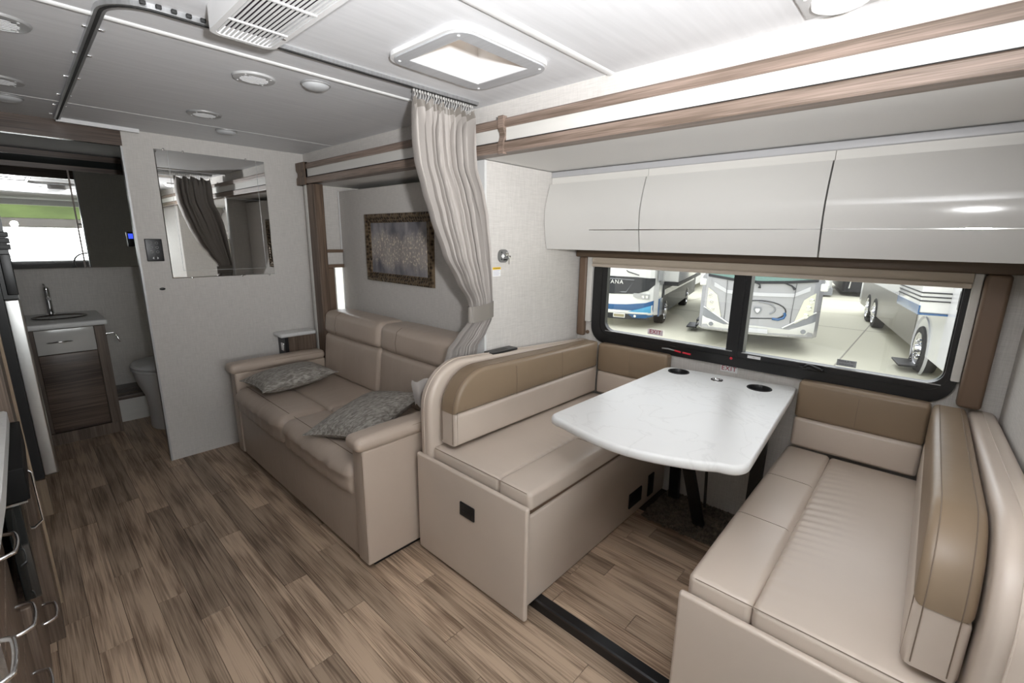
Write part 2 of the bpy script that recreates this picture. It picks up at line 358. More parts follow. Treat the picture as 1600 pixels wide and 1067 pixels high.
for k in range(-8, 13):
    x0, x1 = max(k*.1, -.76), min(k*.1+.1, 1.275)
    if x1 <= x0+.005: continue
    ylo, yhi = .3, 5.1
    i0 = math.floor((ylo-PH[k])/LP); j = i0
    while PH[k]+j*LP < yhi:
        plank(fl, x0, x1, max(ylo, PH[k]+j*LP), min(yhi, PH[k]+(j+1)*LP), 0, TONE.get((k, j+2)))
        j += 1
fs_ = struct('floor', G().box(1.285, XO, YF, YD, .0, .046), UNDER, 'raised floor inside the slide-out under the dinette')
PS = {0: .945, 1: .657, 2: .2, 3: .868, 4: .40, 5: .62, 6: .15, 7: .85, 8: .5, 9: .3, 10: .7, 11: .1}
for k in range(12):
    x0 = 1.285+k*.0975; x1 = min(x0+.0975, XO)
    if x0 > 2.15: break
    for j in range(-1, 2):
        a, b = PS[k]+j*.78, PS[k]+(j+1)*.78
        plank(fs_, x0, x1, max(YF, a), min(YD, b), .05)
g = G().box(1.262, 1.285, YF, YD, .0, .042).prism([(1.258, .040), (1.30, .052), (1.262, .054), (1.256, .050)], 'y', YF, YD)
struct('trim_1', g, BLACK, 'black rubber edge of the raised slide-out floor')
struct('floor', G().box(1.30, XO+.05, YD+.09, 3.5, -.02, -.001), UNDER)
def carpet():
    g = G(); rr = random.Random(3)
    g.grid(lambda a, b: (2.10+.36*a+.012*math.sin(b*40)*(1-a), YF+.68+(.965-YF-.68)*b, .052+rr.uniform(0, .012)), 40, 120)
    g.box(2.11, XO, YF+.68, .965, .050, .054)
    for i in range(1800):
        x, y = rr.uniform(2.09, 2.45), rr.uniform(YF+.69, .96); h = rr.uniform(.008, .02); dx, dy = rr.uniform(-.008, .008), rr.uniform(-.008, .008)
        g.add([(x-.0025, y, .056), (x+.0025, y, .056), (x+dx, y+dy, .056+h)], [(0, 1, 2)])
    tag(make('carpet_patch', g, CARPET), 'shaggy brown carpet strip on floor under the dinette table', 'carpet', kind='stuff')
carpet()
# ceilings
g = G().box(-.76, 1.62, -2.7, 5.12, H, H+.03)
def hole_ceiling():
    g = G(); x0, x1, y0, y1 = 1.003, 1.318, 1.148, 1.402
    x0 -= .008; x1 += .008; y0 -= .008; y1 += .008; g.box(-.76, x0, -2.7, 5.12, H, H+.03).box(x1, 1.62, -2.7, 5.12, H, H+.03).box(x0, x1, -2.7, y0, H, H+.03).box(x0, x1, y1, 5.12, H, H+.03); return g
ceil = struct('ceiling', hole_ceiling(), CEIL)
struct('ceiling', G().box(1.60, 2.52, YF-.03, 3.52, 1.8765, 1.90), SLCEIL, 'lower ceiling inside the slide-out')
def halfround(y, r=.011, h=.007): return G().prism([(y+r*math.cos(math.pi*i/8), H-h*math.sin(math.pi*i/8)) for i in range(9)], 'x', -.76, XW, True)
struct('trim_2', halfround(1.832), TRIMW); struct('trim_3', halfround(.985, .016), TRIMW); struct('trim_4', halfround(3.12, .003, .002), TRIMW)
# walls
struct('wall_rear', G().box(.545, 1.62, YR, YR+.035, 0, H).box(1.60, 1.63, 3.47, YR, 0, H), WALL)
tr = G().box(.536, .546, YR-.003, YR+.038, 0, H)
struct('trim_5', tr, SATIN, 'thin metal edge strip down the side of the rear wall')
struct('wall_left', G().box(-.80, -.76, -2.7, 5.12, 0, H), WALL)
struct('wall_right', G().box(XW, 1.62, YF-.9, 3.47, 1.9195, H).box(1.602, 1.62, -1.2, YF-.03, 0, 1.919).box(1.62, 1.64, 3.5, 5.12, 0, H), WALL)
# slide-out outer wall, pierced by the window
WY0, WY1, WZ0, WZ1 = -.10, 1.50, .925, 1.39
g = G().box(XO, XO+.05, YF-.03, WY0, 0, 1.88).box(XO, XO+.05, WY1, 3.5, 0, 1.88).box(XO, XO+.05, WY0, WY1, 0, WZ0).box(XO, XO+.05, WY0, WY1, WZ1, 1.88)
struct('wall_slide_outer', g, WALL)
struct('wall_slide_front', G().box(1.60, XO, YF-.03, YF, 0, 1.873), WALL)
struct('wall_slide_divider', G().box(1.618, XO, YD, YD+.05, 0, 1.873), WALL, 'partition between sofa and dinette with lock plate')
g = G().box(1.60, 1.70, 3.47, 3.50, 0, 1.873).box(1.70, XO, 3.47, 3.50, 1.30, 1.873).box(1.70, XO, 3.47, 3.50, 0, .86).box(2.05, XO, 3.47, 3.50, .86, 1.30)
struct('wall_slide_rear', g, WALL)
struct('trim_6', G().box(1.606, 1.620, YD-.004, YD+.054, 0, 1.873), TRIMW, 'pale corner trim on the partition edge by the curtain')
# panel behind the sofa
bed = thing('lift_bed_panel', (1.78, 2.6, .5), 'tall linen-covered panel behind the sofa carrying the framed picture', 'panel')
make('panel', G().rbox(1.78, 1.90, YD+.06, 3.455, .55, 1.842, .008, 2), WALL, bed)
make('edge_strip', G().rbox(1.774, 1.784, 3.448, 3.460, .55, 1.842, .003, 2), TRIMW, bed)
# fascia above slide-out
YA, YB = -1.2, 3.43
fas = thing('slide_fascia', (1.56, 1.2, 1.875), 'long walnut and cream fascia beam along the top of the slide-out', 'fascia')
def fprism(pts): return G().prism(pts, 'y', YA, YB)
make('upper_board', fprism([(1.535, 1.976), (1.532, 1.982), (1.532, 2.008), (1.538, 2.014), (1.592, 2.014), (1.592, 1.976)]), FASC, fas)
make('cream_panel', fprism([(1.541, 1.918), (1.541, 1.977), (1.592, 1.977), (1.592, 1.918)]), CREAM, fas)
make('lower_board', fprism([(1.532, 1.875), (1.530, 1.880), (1.530, 1.914), (1.535, 1.919), (1.600, 1.919), (1.600, 1.875)]), FASC, fas)
make('dark_gap_line', G().box(1.5295, 1.56, YA, YB, 1.9185, 1.9205), DARKGAP, fas)  # thin dark strip between the cream panel and the lower board
def clip(y0, y1):
    pr = [(1.520, 1.868), (1.520, 1.915), (1.527, 1.925), (1.532, 1.940), (1.530, 1.955), (1.522, 1.966), (1.520, 1.975), (1.520, 2.022), (1.545, 2.022), (1.545, 1.868)]
    return G().prism(pr, 'y', y0, y1)
tag(make('bracket', clip(1.462, 1.492), FASC, fas), 'wavy walnut joint bracket over the fascia')
make('end_cap', clip(3.43, 3.565).box(1.53, 1.592, 3.43, 3.565, 1.868, 2.022), FASCZ, fas)
pst = thing('door_post', (1.545, 3.4, 0), 'dark walnut post with a pale strip at the left end of slide-out', 'post')
make('walnut_board', G().rbox(1.53, 1.60, 3.325, 3.435, 0, 1.868, .004, 2), FASCZ, pst)
make('pale_strip', G().rbox(1.537, 1.60, 3.437, 3.500, 0, 1.868, .003, 2).box(1.534, 1.54, 3.458, 3.463, 0, 1.868), CREAM, pst)
struct('trim_7', G().rbox(2.13, XO, YF, YD, 1.842, 1.873, .006, 2), GREYW, 'grey moulding over the overhead cabinets')
# bathroom shell
struct('wall_bath', G().box(-.76, 1.62, 5.06, 5.12, 0, H), WALL)
struct('trim_8', G().box(-.76, .546, YR-.005, YR+.035, 2.005, H), DKWOODH, 'dark wood header over the bathroom opening')
# cab behind the camera
g = G().box(-.76, 1.62, -2.75, -2.65, 0, 1.0).box(-.76, 1.62, -2.75, -2.65, 1.58, 1.72).box(-.76, 1.62, -2.75, -2.65, 2.0, H).box(-.76, -.6, -2.75, -2.65, 1, 2).box(1.45, 1.62, -2.75, -2.65, 1, 2).box(.40, .46, -2.75, -2.65, 1, 1.58)
struct('wall_front', g, TRIMW, 'cab front wall with windscreen openings')
struct('wall_cab_side', G().box(1.60, 1.64, -2.7, -1.2, 0, H), CREAM)
cabd = thing('cab_dashboard', (.4, -2.4, 0), 'dark cab dashboard below the windscreen behind the camera', 'dashboard')
make('dash', G().rbox(-.7, 1.5, -2.62, -2.2, .55, 1.0, .06, 3), BLACK, cabd)
make('steering_wheel', G().tube([(1.0+.19*math.cos(a), -2.08+.04*math.sin(a), .95+.18*math.sin(a)) for a in [2*math.pi*i/24 for i in range(25)]], .014), BLACK, cabd)
bunk = thing('overcab_bunk', (.4, -2, 1.6), 'cream over-cab bunk box above the windscreen behind the camera', 'bunk')
make('bunk_front', G().rbox(-.74, 1.58, -2.62, -1.5, 1.585, 1.74, .02, 2), CREAM, bunk)
for x in (.1, .9): make('latch', G().rbox(x, x+.09, -1.508, -1.49, 1.65, 1.67, .005, 2), BLACK, bunk)
# ------------------------------------------------------------------ KITCHEN SIDE
kx = -.13
def pull(parent, x, y0, y1, z, axis='y', m=CHROME, d=.034, r=.005):
    pts = []
    for t in (0, .004, .015, .03, .06, .1, .2, .35, .5, .65, .8, .9, .94, .97, .985, .996, 1):
        e = min(1, min(t, 1-t)/.10)**.5 * (.82+.18*math.sin(math.pi*t)) if 0 < t < 1 else 0
        pts.append((x+d*e, y0+(y1-y0)*t, z))
    return make('handle', G().tube(pts, r), m, parent)
cabA = thing('base_cabinet', (-.4, .7, 0), 'glossy white base cabinet at lower left edge with a chrome pull', 'cabinet')
make('body', G().box(-.75, kx-.04, .2, 1.245, .08, .88), DKWOODZ, cabA)
dA = make('door', G().rbox(-.165, -.128, .22, 1.243, .10, .87, .006, 3), GLOSSW, cabA); pull(dA, -.130, 1.07, 1.20, .745, d=.026)
cabB = thing('drawer_cabinet', (-.4, 1.4, 0), 'dark wood drawer cabinet beside the white one, chrome pulls', 'cabinet')
make('body', G().box(-.75, kx-.02, 1.25, 1.735, .08, .88), DKWOODZ, cabB)
for z0, z1, zz in ((.66, .87, .748), (.44, .65, .535), (.21, .43, .32), (.09, .20, .15)):
    d_ = make('drawer', G().rbox(kx-.02, kx, 1.255, 1.73, z0, z1, .003, 2), DKWOODZ, cabB)
    pull(d_, kx, 1.52, 1.65, zz)
ov = thing('oven', (-.4, 1.95, 0), 'black oven in the galley kitchen beside the wood end panel', 'oven')
make('body', G().box(-.75, kx-.005, 1.745, 2.21, .08, .88), BLACK, ov); make('control_panel', G().rbox(-.115, -.062, 1.74, 2.205, .785, .880, .003, 2), mat('matte_black', (.008, .008, .008), .6, spec=.15), ov); make('trim_strip', G().box(-.116, -.068, 1.738, 2.205, .778, .784), CHROME, ov)
make('door', G().rbox(-.118, -.084, 1.75, 2.20, .48, .775, .003, 2), DARKGLASS, ov)
make('handle', G().tube([(-.086, 2.18, .73), (-.062, 2.175, .70), (-.060, 2.17, .52), (-.086, 2.165, .50)], .004), CHROME, ov)
dd = make('drawer', G().rbox(kx-.01, -.110, 1.75, 2.20, .10, .46, .004, 2), DKWOODZ, ov); pull(dd, -.110, 2.03, 2.15, .21)
ct = thing('kitchen_worktop', (-.4, 1.3, .88), 'white kitchen worktop whose front corner shows at left edge', 'worktop')
make('slab', G().prism([(-.76, .2), (-.125, .2), (-.118, .9), (-.094, 1.5), (-.086, 2.0), (-.084, 2.19), (-.092, 2.21), (-.76, 2.21)], 'z', .882, .922), MARBLE, ct)
ep = thing('end_panel', (-.4, 2.4, 0), 'tall wood end panel with pale front edge before the fridge', 'panel')
make('panel', G().box(-.755, -.078, 2.215, 2.50, 0, H-.01), DKWOODZ, ep); make('edge_band', G().box(-.078, -.066, 2.455, 2.50, 0, H-.01), EDGE, ep); make('front_face', G().box(-.078, -.074, 2.215, 2.455, 0, H-.01), DKWOODZ, ep)
fr = thing('refrigerator', (-.35, 3.5, 0), 'stainless refrigerator seen edge-on at far left before the bathroom', 'refrigerator')
make('body', G().box(-.75, -.085, 3.36, 3.60, .12, 1.95), BLACK, fr)
make('door', G().rbox(-.058, .006, 3.34, 3.60, .225, 1.18, .012, 4), STEEL, fr)
make('gasket', G().box(-.09, -.052, 3.335, 3.60, .22, 1.96), BLACK, fr)
make('handle_recess', G().box(-.05, .0, 3.345, 3.6, 1.18, 1.96).rbox(-.035, .004, 3.335, 3.36, 1.20, 1.40, .004, 2), BLACK, fr)
for zz in (1.42, 1.45, 1.48): make('hinge_step', G().rbox(-.05, .012, 3.325, 3.40, zz, zz+.026, .003, 2), BLKMET, fr)
make('toe_plate', G().box(-.11, -.05, 3.34, 3.60, .0, .21), EDGE, fr)
mo = thing('upper_cabinet', (-.4, 1.6, 1.4), 'dark wall cabinet over the galley, outside the left edge', 'cabinet')
make('body', G().box(-.75, -.42, .2, 2.2, 1.45, 2.05), GLOSSW, mo)
# ------------------------------------------------------------------ BATHROOM
van = thing('vanity', (.1, 4.7, 0), 'bathroom vanity with dark wood door and white top', 'vanity')
make('body', G().box(-.74, .40, 4.50, 5.05, .0, .84), DKWOODZ, van)
dr = make('drawer_front', G().rbox(.03, .338, 4.478, 4.50, .665, .84, .003, 2), GLOSSW, van)
make('handle', G().tube([(.085, 4.478, .748), (.10, 4.455, .752), (.15, 4.448, .755), (.20, 4.455, .752), (.215, 4.478, .748)], .005), CHROME, dr)
make('door', G().rbox(.03, .338, 4.478, 4.50, .09, .66, .003, 2), DKWOODH, van)
make('stile', G().box(.342, .402, 4.474, 4.50, 0, .84), DKWOODZ, van); make('plinth', G().box(-.74, .402, 4.47, 4.5, 0, .085), DKWOODZ, van)
make('top', G().rbox(-.74, .42, 4.455, 5.05, .845, .885, .012, 3), MARBLE, van)
sk = make('sink', G().lathe((.19, 4.78, .886), [(.15, 0), (.155, .006), (.15, .008), (.142, .004), (.12, -.004), (.03, -.008), (.001, -.008)], 28, sx=1.0, sy=.8), mat('basin_steel', (.16, .14, .13), .25, .8), van)
fa = thing('faucet', (.15, 4.93, .885), 'short chrome faucet standing behind the bathroom sink', 'faucet')
make('body', G().lathe((.15, 4.93, .886), [(.001, 0), (.028, 0), (.028, .006), (.02, .012), (.018, .19), (.02, .195), (.012, .215), (.001, .217)], 16), CHROME, fa)
make('spout', G().tube([(.15, 4.93, 1.02), (.15, 4.86, 1.03), (.15, 4.82, 1.02)], .011), CHROME, fa)
make('lever', G().tube([(.15, 4.93, 1.10), (.14, 4.89, 1.125)], [.009, .006]), CHROME, fa)
hk = thing('paper_holder', (.43, 4.5, .74), 'small chrome holder on the right side of the vanity', 'holder')
make('rose', G().lathe((.402, 4.52, .77), [(.001, 0), (.018, 0), (.018, .006), (.001, .007)], 14, 'x'), CHROME, hk)
make('arm', G().tube([(.405, 4.52, .77), (.45, 4.52, .77), (.455, 4.50, .765), (.47, 4.49, .72), (.475, 4.49, .70)], .005), CHROME, hk)
mc = thing('medicine_cabinet', (.1, 5.0, 1.24), 'mirrored medicine cabinet above the bathroom sink', 'cabinet')
make('body', G().box(-.60, .735, 4.965, 5.06, 1.235, 2.09), DKWOODZ, mc)
for a, b in ((-.58, -.06), (-.045, .392), (.400, .73)):
    f_ = make('mirror_door', G().box(a, b, 4.95, 4.966, 1.24, 1.965), MIRROR, mc)
make('top_rail', G().box(-.60, .735, 4.945, 4.966, 1.97, 2.0).box(-.60, .735, 4.945, 4.966, 2.05, 2.09), DKWOODH, mc)
make('divider', G().box(-.058, -.046, 4.946, 4.955, 1.24, 1.97), DKWOODZ, mc); make('divider', G().box(.391, .401, 4.946, 4.955, 1.24, 1.97), DKWOODZ, mc); make('divider', G().box(.73, .74, 4.946, 4.966, 1.235, 2.09), DKWOODZ, mc)
make('glossy_rail', G().box(-.60, .735, 4.948, 4.964, 2.0, 2.05), DARKGLASS, mc)
to = thing('toilet', (.68, 4.45, 0), 'white toilet partly behind the rear wall in the bathroom', 'toilet')
def bowl():
    g = G(); g.lathe((.69, 4.40, 0), [(.12, 0), (.125, .02), (.12, .16), (.13, .26), (.165, .36), (.185, .44), (.185, .47)], 28, sy=1.25); return g
make('bowl', bowl(), WHITE, to)
make('rim', G().lathe((.69, 4.40, .47), [(.10, 0), (.19, 0), (.195, .01), (.19, .022), (.10, .024)], 28, sy=1.25), WHITE, to)
make('lid', G().lathe((.69, 4.40, .496), [(.001, 0), (.19, 0), (.197, .012), (.185, .028), (.05, .035), (.001, .036)], 28, sy=1.25), WHITE, to)
lg = thing('bath_ledge', (.6, 4.9, 0), 'low wood-topped ledge box between vanity and toilet', 'ledge')
make('riser', G().box(.402, 1.60, 4.69, 5.06, 0, .19), CREAM, lg); make('cap', G().rbox(.402, 1.60, 4.672, 5.06, .19, .222, .004, 2), DKWOODH, lg)
th = thing('thermostat', (.70, 4.94, 1.43), 'small black wall display with blue digits in the bathroom', 'thermostat')
make('case', G().rbox(.68, .725, 4.925, 4.949, 1.40, 1.52, .006, 2), BLACK, th)
make('screen', G().box(.688, .718, 4.9235, 4.9255, 1.465, 1.505), mat('blue_screen', (.01, .02, .3), .4, emit=((.05, .1, 1), 1.2)), th)
# ------------------------------------------------------------------ REAR WALL FITTINGS
yr = YR-.001
mi = thing('wall_mirror', (1.0, yr, 1.22), 'square frameless mirror on the rear wall reflecting the curtain', 'mirror')
def mirror_geo():
    x0, x1, z0, z1, b = .692, 1.321, 1.227, 2.012, .004
    g = G(); y0, y1 = yr-.004, yr-.007
    o_ = [(x0, z0), (x1, z0), (x1, z1), (x0, z1)]; i_ = [(x0+b, z0+b), (x1-b, z0+b), (x1-b, z1-b), (x0+b, z1-b)]
    vs = [(x, yr, z) for x, z in o_]+[(x, y0, z) for x, z in o_]+[(x, y1, z) for x, z in i_]
    g.add(vs, [(0, 1, 5, 4), (1, 2, 6, 5), (2, 3, 7, 6), (3, 0, 4, 7), (4, 5, 9, 8), (5, 6, 10, 9), (6, 7, 11, 10), (7, 4, 8, 11), (8, 9, 10, 11)]); return g
make('glass', mirror_geo(), MIRROR, mi)
for nm_, gg in (('bevel_line', G().box(.757, .759, yr-.0078, yr-.0069, 1.275, 2.008)), ('bevel_line', G().box(1.263, 1.265, yr-.0078, yr-.0069, 1.275, 2.008)), ('bevel_line', G().box(.757, 1.265, yr-.0078, yr-.0069, 1.273, 1.275))): make(nm_, gg, SATIN, mi)
for x, z in ((.74, 2.014), (.84, 2.014), (1.2, 2.014), (1.28, 1.225), (.8, 1.225), (1.1, 1.225)): make('clip', G().rbox(x-.006, x+.006, yr-.010, yr, z-.006, z+.006, .002, 2), CHROME, mi)
kp = thing('keypad', (.62, yr, 1.33), 'black touch keypad on the rear wall left of the mirror', 'keypad')
make('plate', G().rbox(.577, .664, yr-.012, yr, 1.338, 1.475, .004, 2), BLACK, kp)
for i in range(3):
    for j in range(2):
        make('icon', G().lathe((.605+.03*j, yr-.0125, 1.45-.027*i), [(.006, 0), (.007, -.0006), (.008, 0)], 12, 'y'), SATIN, kp)
for s in (-1, 1): make('arrow', G().prism([(.62+s*.008, 1.366), (.62+s*.016, 1.358), (.62+s*.008, 1.350)], 'y', yr-.013, yr-.012), SATIN, kp)
ca = thing('door_catch', (.632, yr, 1.155), 'small black oval finger catch below the keypad', 'catch')
make('body', G().lathe((.632, yr, 1.163), [(.016, 0), (.015, -.004), (.010, -.006), (.001, -.007)], 16, 'y', sx=1, sy=.55), BLACK, ca)
# ------------------------------------------------------------------ CEILING FITTINGS
def rail(g, pts, w=.017, h=.012):
    pts = [Vector(p) for p in pts]; n = len(pts); ds = []
    for i in range(n): t = (pts[min(i+1, n-1)]-pts[max(i-1, 0)]).normalized(); ds.append(Vector((-t.y, t.x, 0)))
    vs = []
    for p, d in zip(pts, ds): vs += [p-d*w/2, p+d*w/2, p+d*w/2-Vector((0, 0, h)), p-d*w/2-Vector((0, 0, h))]
    fs = []
    for i in range(n-1):
        for k in range(4): fs.append((i*4+k, i*4+(k+1) % 4, (i+1)*4+(k+1) % 4, (i+1)*4+k))
    fs += [(0, 1, 2, 3), tuple(range(4*n-4, 4*n))]; return g.add(vs, fs)
tk = thing('curtain_track', (.6, 1.66, H), 'metal ceiling curtain track bending round from rear wall to sofa side', 'curtain track')
cor = [(.265+.11*(1-math.cos(math.radians(a))), 1.65+.11*(1-math.sin(math.radians(a))), H) for a in range(0, 91, 10)]
rp = [(.28, 3.545, H), (.272, 2.6, H)]+cor+[(1.0, 1.645, H), (1.525, 1.63, H)]
make('rail', rail(G(), rp, .024, .013), ALU, tk); make('rear_rail', rail(G(), [(.275, 3.545, H), (.625, 3.56, H)], .022, .02), WHITE, tk)
gsl = rail(G(), [(x, y, z-.013) for x, y, z in rp], .008, .0015)
make('slot', gsl, DARKGAP, tk)
for y in (1.95, 2.25, 2.6, 2.95, 3.2, 3.45):
    for s in (-1, 1): make('screw_tab', G().rbox(.272+s*.018-.008, .272+s*.018+.008, y-.006, y+.006, H-.005, H, .002, 2), CHROME, tk)
for x in (.90, 1.15, 1.42): make('screw_tab', G().rbox(x-.008, x+.008, 1.665-.004, 1.665+.008, H-.006, H, .002, 2), SATIN, tk)
for i in range(8): make('notch', G().rbox(.33+i*.034, .343+i*.034, 1.628, 1.64, H-.010, H, .002, 2), DARKGAP if i % 1 == 0 else WHITE, tk)
# air conditioner grille
ac = thing('air_conditioner_grille', (.55, 1.2, 2.04), 'white slatted ceiling air conditioner grille at the top edge', 'vent')
gx0, gx1, gy0, gy1, gz = .455, .625, .55, 1.555, 2.045
g = G(); ring_plate(g, rrect(gx0, gx1, gy0, gy1, .03), rrect(gx0+.014, gx1-.014, gy0+.014, gy1-.014, .018), 'z', gz-.004, H); make('frame', g, WHITE, ac)
make('backing', G().box(gx0+.012, gx1-.012, gy0+.012, gy1-.012, gz+.02, gz+.024), mat('purple_black', (.02, .008, .018), .7), ac)
ns = 13; pw = (gx1-gx0-.028)/ns
for i in range(ns): make('slat', G().box(gx0+.014+pw*(i+.30), gx0+.014+pw*(i+.72), gy0+.012, gy1-.012, gz-.003, gz-.0005), WHITE, ac)
for yy in (.70, .88, 1.06, 1.24, 1.42): make('crossbar', G().box(gx0+.012, gx1-.012, yy-.004, yy+.004, gz-.005, gz-.001), WHITE, ac)
make('screw', G().lathe((.612, 1.44, gz-.004), [(.005, 0), (.005, -.002), (.001, -.003)], 10), CHROME, ac)
# roof hatch
ha = thing('roof_hatch', (1.165, 1.28, 2.08), 'bright skylight hatch in brushed metal frame near the curtain top', 'skylight')
g = G(); o1 = rrect(.945, 1.385, 1.082, 1.475, .07); i1 = rrect(.955, 1.375, 1.092, 1.465, .062); ring_plate(g, o1, rrect(1.003, 1.318, 1.148, 1.402, .004), 'z', 2.086, H); make('lip', g, WHITE, ha)
g = G(); ring_plate(g, rrect(.958, 1.378, 1.092, 1.462, .06), rrect(1.003, 1.318, 1.148, 1.402, .004), 'z', 2.0815, 2.0862); make('frame', g, mat('hatch_grey', (.50, .51, .53), .4, .15, tone=((90, 5, 5), .92, 1.05)), ha)
for x, y in ((.985, 1.13), (.985, 1.43), (1.345, 1.12), (1.352, 1.435)): make('screw', G().lathe((x, y, 2.0815), [(.005, 0), (.005, -.002), (.001, -.003)], 10), WHITE, ha)
g = G().box(.995, 1.006, 1.14, 1.41, 2.0825, 2.26).box(1.315, 1.326, 1.14, 1.41, 2.0825, 2.26).box(1.006, 1.315, 1.14, 1.151, 2.0825, 2.26).box(1.006, 1.315, 1.399, 1.41, 2.0825, 2.26); make('shaft', g, WHITE, ha)
make('inner_ledge', G().box(1.003, 1.318, 1.148, 1.175, 2.13, 2.14).box(1.003, 1.03, 1.148, 1.402, 2.13, 2.14), WHITE, ha)
make('dome', G().grid(lambda a, b: (.99+.34*a, 1.13+.29*b, 2.25+.04*math.sin(a*math.pi)*math.sin(b*math.pi)), 10, 10), LIGHTC, ha)
make('fan_blade', G().rbox(1.03, 1.29, 1.19, 1.27, 2.215, 2.22, .002, 2).rbox(1.10, 1.18, 1.16, 1.39, 2.222, 2.227, .002, 2), mat('amber_blade_glow', (.9, .60, .32), .5, emit=((1, .62, .3), .35)), ha)  # amber light on the blades is put into their material as a glow
for nm, x, y, lab in (('a', .746, 2.055, 'round ceiling air vent nearer the camera, right of the track'), ('b', .775, 2.835, 'smaller-looking round ceiling vent toward the rear wall'), ('c', .075, 2.10, 'round ceiling vent at the upper left edge'), ('d', .078, 2.875, 'farther round ceiling vent at the left edge')):
    t = thing('ceiling_vent', (x, y, H-.01), lab, 'vent', 'round ceiling vents')
    make('ring', G().lathe((x, y, H), [(.048, -.004), (.050, -.009), (.072, -.007), (.076, -.001), (.076, 0)], 32), SATIN if nm != 'a' else mat('pale_grey_plastic', (.5, .5, .5), .4), t)
    make('throat', G().lathe((x, y, H), [(.001, -.002), (.05, -.003)], 24), BLKMET, t)
    for k in range(6):
        yy = -.038+k*.0152; w = math.sqrt(.0485**2-yy**2); make('louvre', G().box(x-w, x+w, y+yy, y+yy+.0068, H-.009, H-.007), WHITE, t)
    for a in (45, 135, 225, 315): make('screw', G().lathe((x+.063*math.cos(math.radians(a)), y+.063*math.sin(math.radians(a)), H-.008), [(.0035, 0), (.0035, -.0015), (.0005, -.002)], 8), WHITE, t)
for x, y, lab in ((.935, 1.94, 'domed ceiling lamp right of the nearer vent'), (.970, 3.175, 'domed ceiling lamp just above the wall mirror'), (.10, 3.19, 'domed ceiling lamp at the far left edge')):
    t = thing('ceiling_lamp', (x, y, H-.02), lab, 'lamp', 'domed ceiling lamps')
    make('bezel', G().lathe((x, y, H), [(.05, 0), (.056, -.002), (.056, -.006), (.05, -.008)], 28), SATIN, t)
    make('lens', G().lathe((x, y, H), [(.052, -.005), (.048, -.014), (.035, -.021), (.015, -.024), (.001, -.0245)], 28), LENS, t)
t = thing('ceiling_light', (1.47, .3, 2.07), 'white round light on a grey plate at the top edge above the fascia', 'lamp')
make('plate', G().rbox(1.39, 1.545, .20, .362, H-.012, H, .006, 3), mat('plate_grey', (.5, .5, .5), .4), t)
make('lens', G().lathe((1.455, .27, H-.012), [(.062, 0), (.06, -.015), (.04, -.024), (.001, -.027)], 28), mat('lit_lens', (.9, .9, .9), .4, emit=((1, 1, 1), 1.0)), t)
make('screw', G().lathe((1.42, .34, H-.012), [(.004, 0), (.004, -.002), (.0005, -.0025)], 8), WHITE, t)
# ------------------------------------------------------------------ WINDOW
wn = tag(thing('window_1', (XO, .7, .9), 'long black-framed dinette window onto a yard of parked motorhomes', None), kind='structure')
if 'category' in wn: del wn['category']
OUT = rrect(-.133, 1.553, .878, 1.42, .10, 8)
g = G(); ring_plate(g, OUT, rrect(-.095, 1.456, .960, 1.40, .055, 8), 'x', XO-.018, XO+.012)
fo = make('frame', g, BLACK, wn)
g = G(); ring_plate(g, rrect(-.112, 1.50, .925, 1.41, .07, 8), rrect(-.105, 1.49, .932, 1.405, .065, 8), 'x', XO-.022, XO-.017); make('frame_bead', g, BLKMET, wn)
g = G(); ring_plate(g, rrect(-.12, 1.55, .91, 1.41, .09, 8), rrect(-.090, 1.476, .956, 1.40, .055, 8), 'x', XO+.012, XO+.045); make('outer_frame', g, BLACK, wn)
make('mullion', G().box(XO-.016, XO+.04, .652, .733, .955, 1.40).box(XO-.022, XO-.016, .675, .70, .93, 1.40), BLACK, wn)
make('glass', G().box(XO+.02, XO+.024, -.10, .66, .95, 1.40), GLASS, wn); make('glass', G().box(XO+.028, XO+.032, .72, 1.48, .95, 1.40), GLASS, wn)
make('slider_lip', G().box(XO-.020, XO-.014, .70, 1.45, .957, .961).box(XO-.020, XO-.014, -.09, .655, .957, .961), SATIN, wn)
lt = make('latch', G().rbox(XO-.035, XO-.018, .30, .40, .932, .945, .004, 2).tube([(XO-.03, .38, .94), (XO-.045, .36, .958), (XO-.04, .31, .945)], .006), BLKMET, wn)
make('latch', G().tube([(XO-.025, 1.07, .912), (XO-.04, 1.03, .918), (XO-.04, .985, .914)], [.004, .004, .003]), SATIN, wn)
tag(make('latch_tip', G().tube([(XO-.042, .99, .915), (XO-.042, .955, .911)], .005).tube([(XO-.042, .945, .911), (XO-.042, .90, .909)], .005), RED, wn), 'red plastic latch tips')
make('red_button', G().lathe((XO-.02, .70, .922), [(.007, 0), (.007, -.004), (.001, -.005)], 12, 'x'), RED, wn)
def sticker(name, y0, y1, z0, z1, x, label, lines, m=PAPER, ink=REDINK, size=.03, sp=1.0):
    t = thing(name, (x, (y0+y1)/2, z0), label, 'sticker'); make('backing', G().box(x-.001, x, y0, y1, z0, z1), m, t)
    n = len(lines)
    for i, l in enumerate(lines):
        z = z1-(i+.5)*(z1-z0)/n; text(l, size, ink, t, basis((x-.0015, (y0+y1)/2, z), (0, -1, 0), (0, 0, 1)), 'lettering', sp)
    return t
sticker('exit_sticker', 1.093, 1.186, .972, 1.004, XO+.019, 'EXIT sticker on the lower left of the window glass', ['EXIT'], mat('pink_sticker', (.80, .70, .73), .5), REDINK, .034, 1.05)
sticker('exit_sticker', .668, .752, .842, .877, XO-.001, 'EXIT sticker on the wall below the window, above the table', ['EXIT'], PAPER, REDINK, .034, 1.1)
sticker('notice_sticker', .19, .262, .966, .995, XO+.019, 'grey INSULATED WINDOW sticker in lower right of the glass', ['INSULATED', 'WINDOW'], mat('grey_sticker', (.42, .44, .46), .5), INK, .0115)
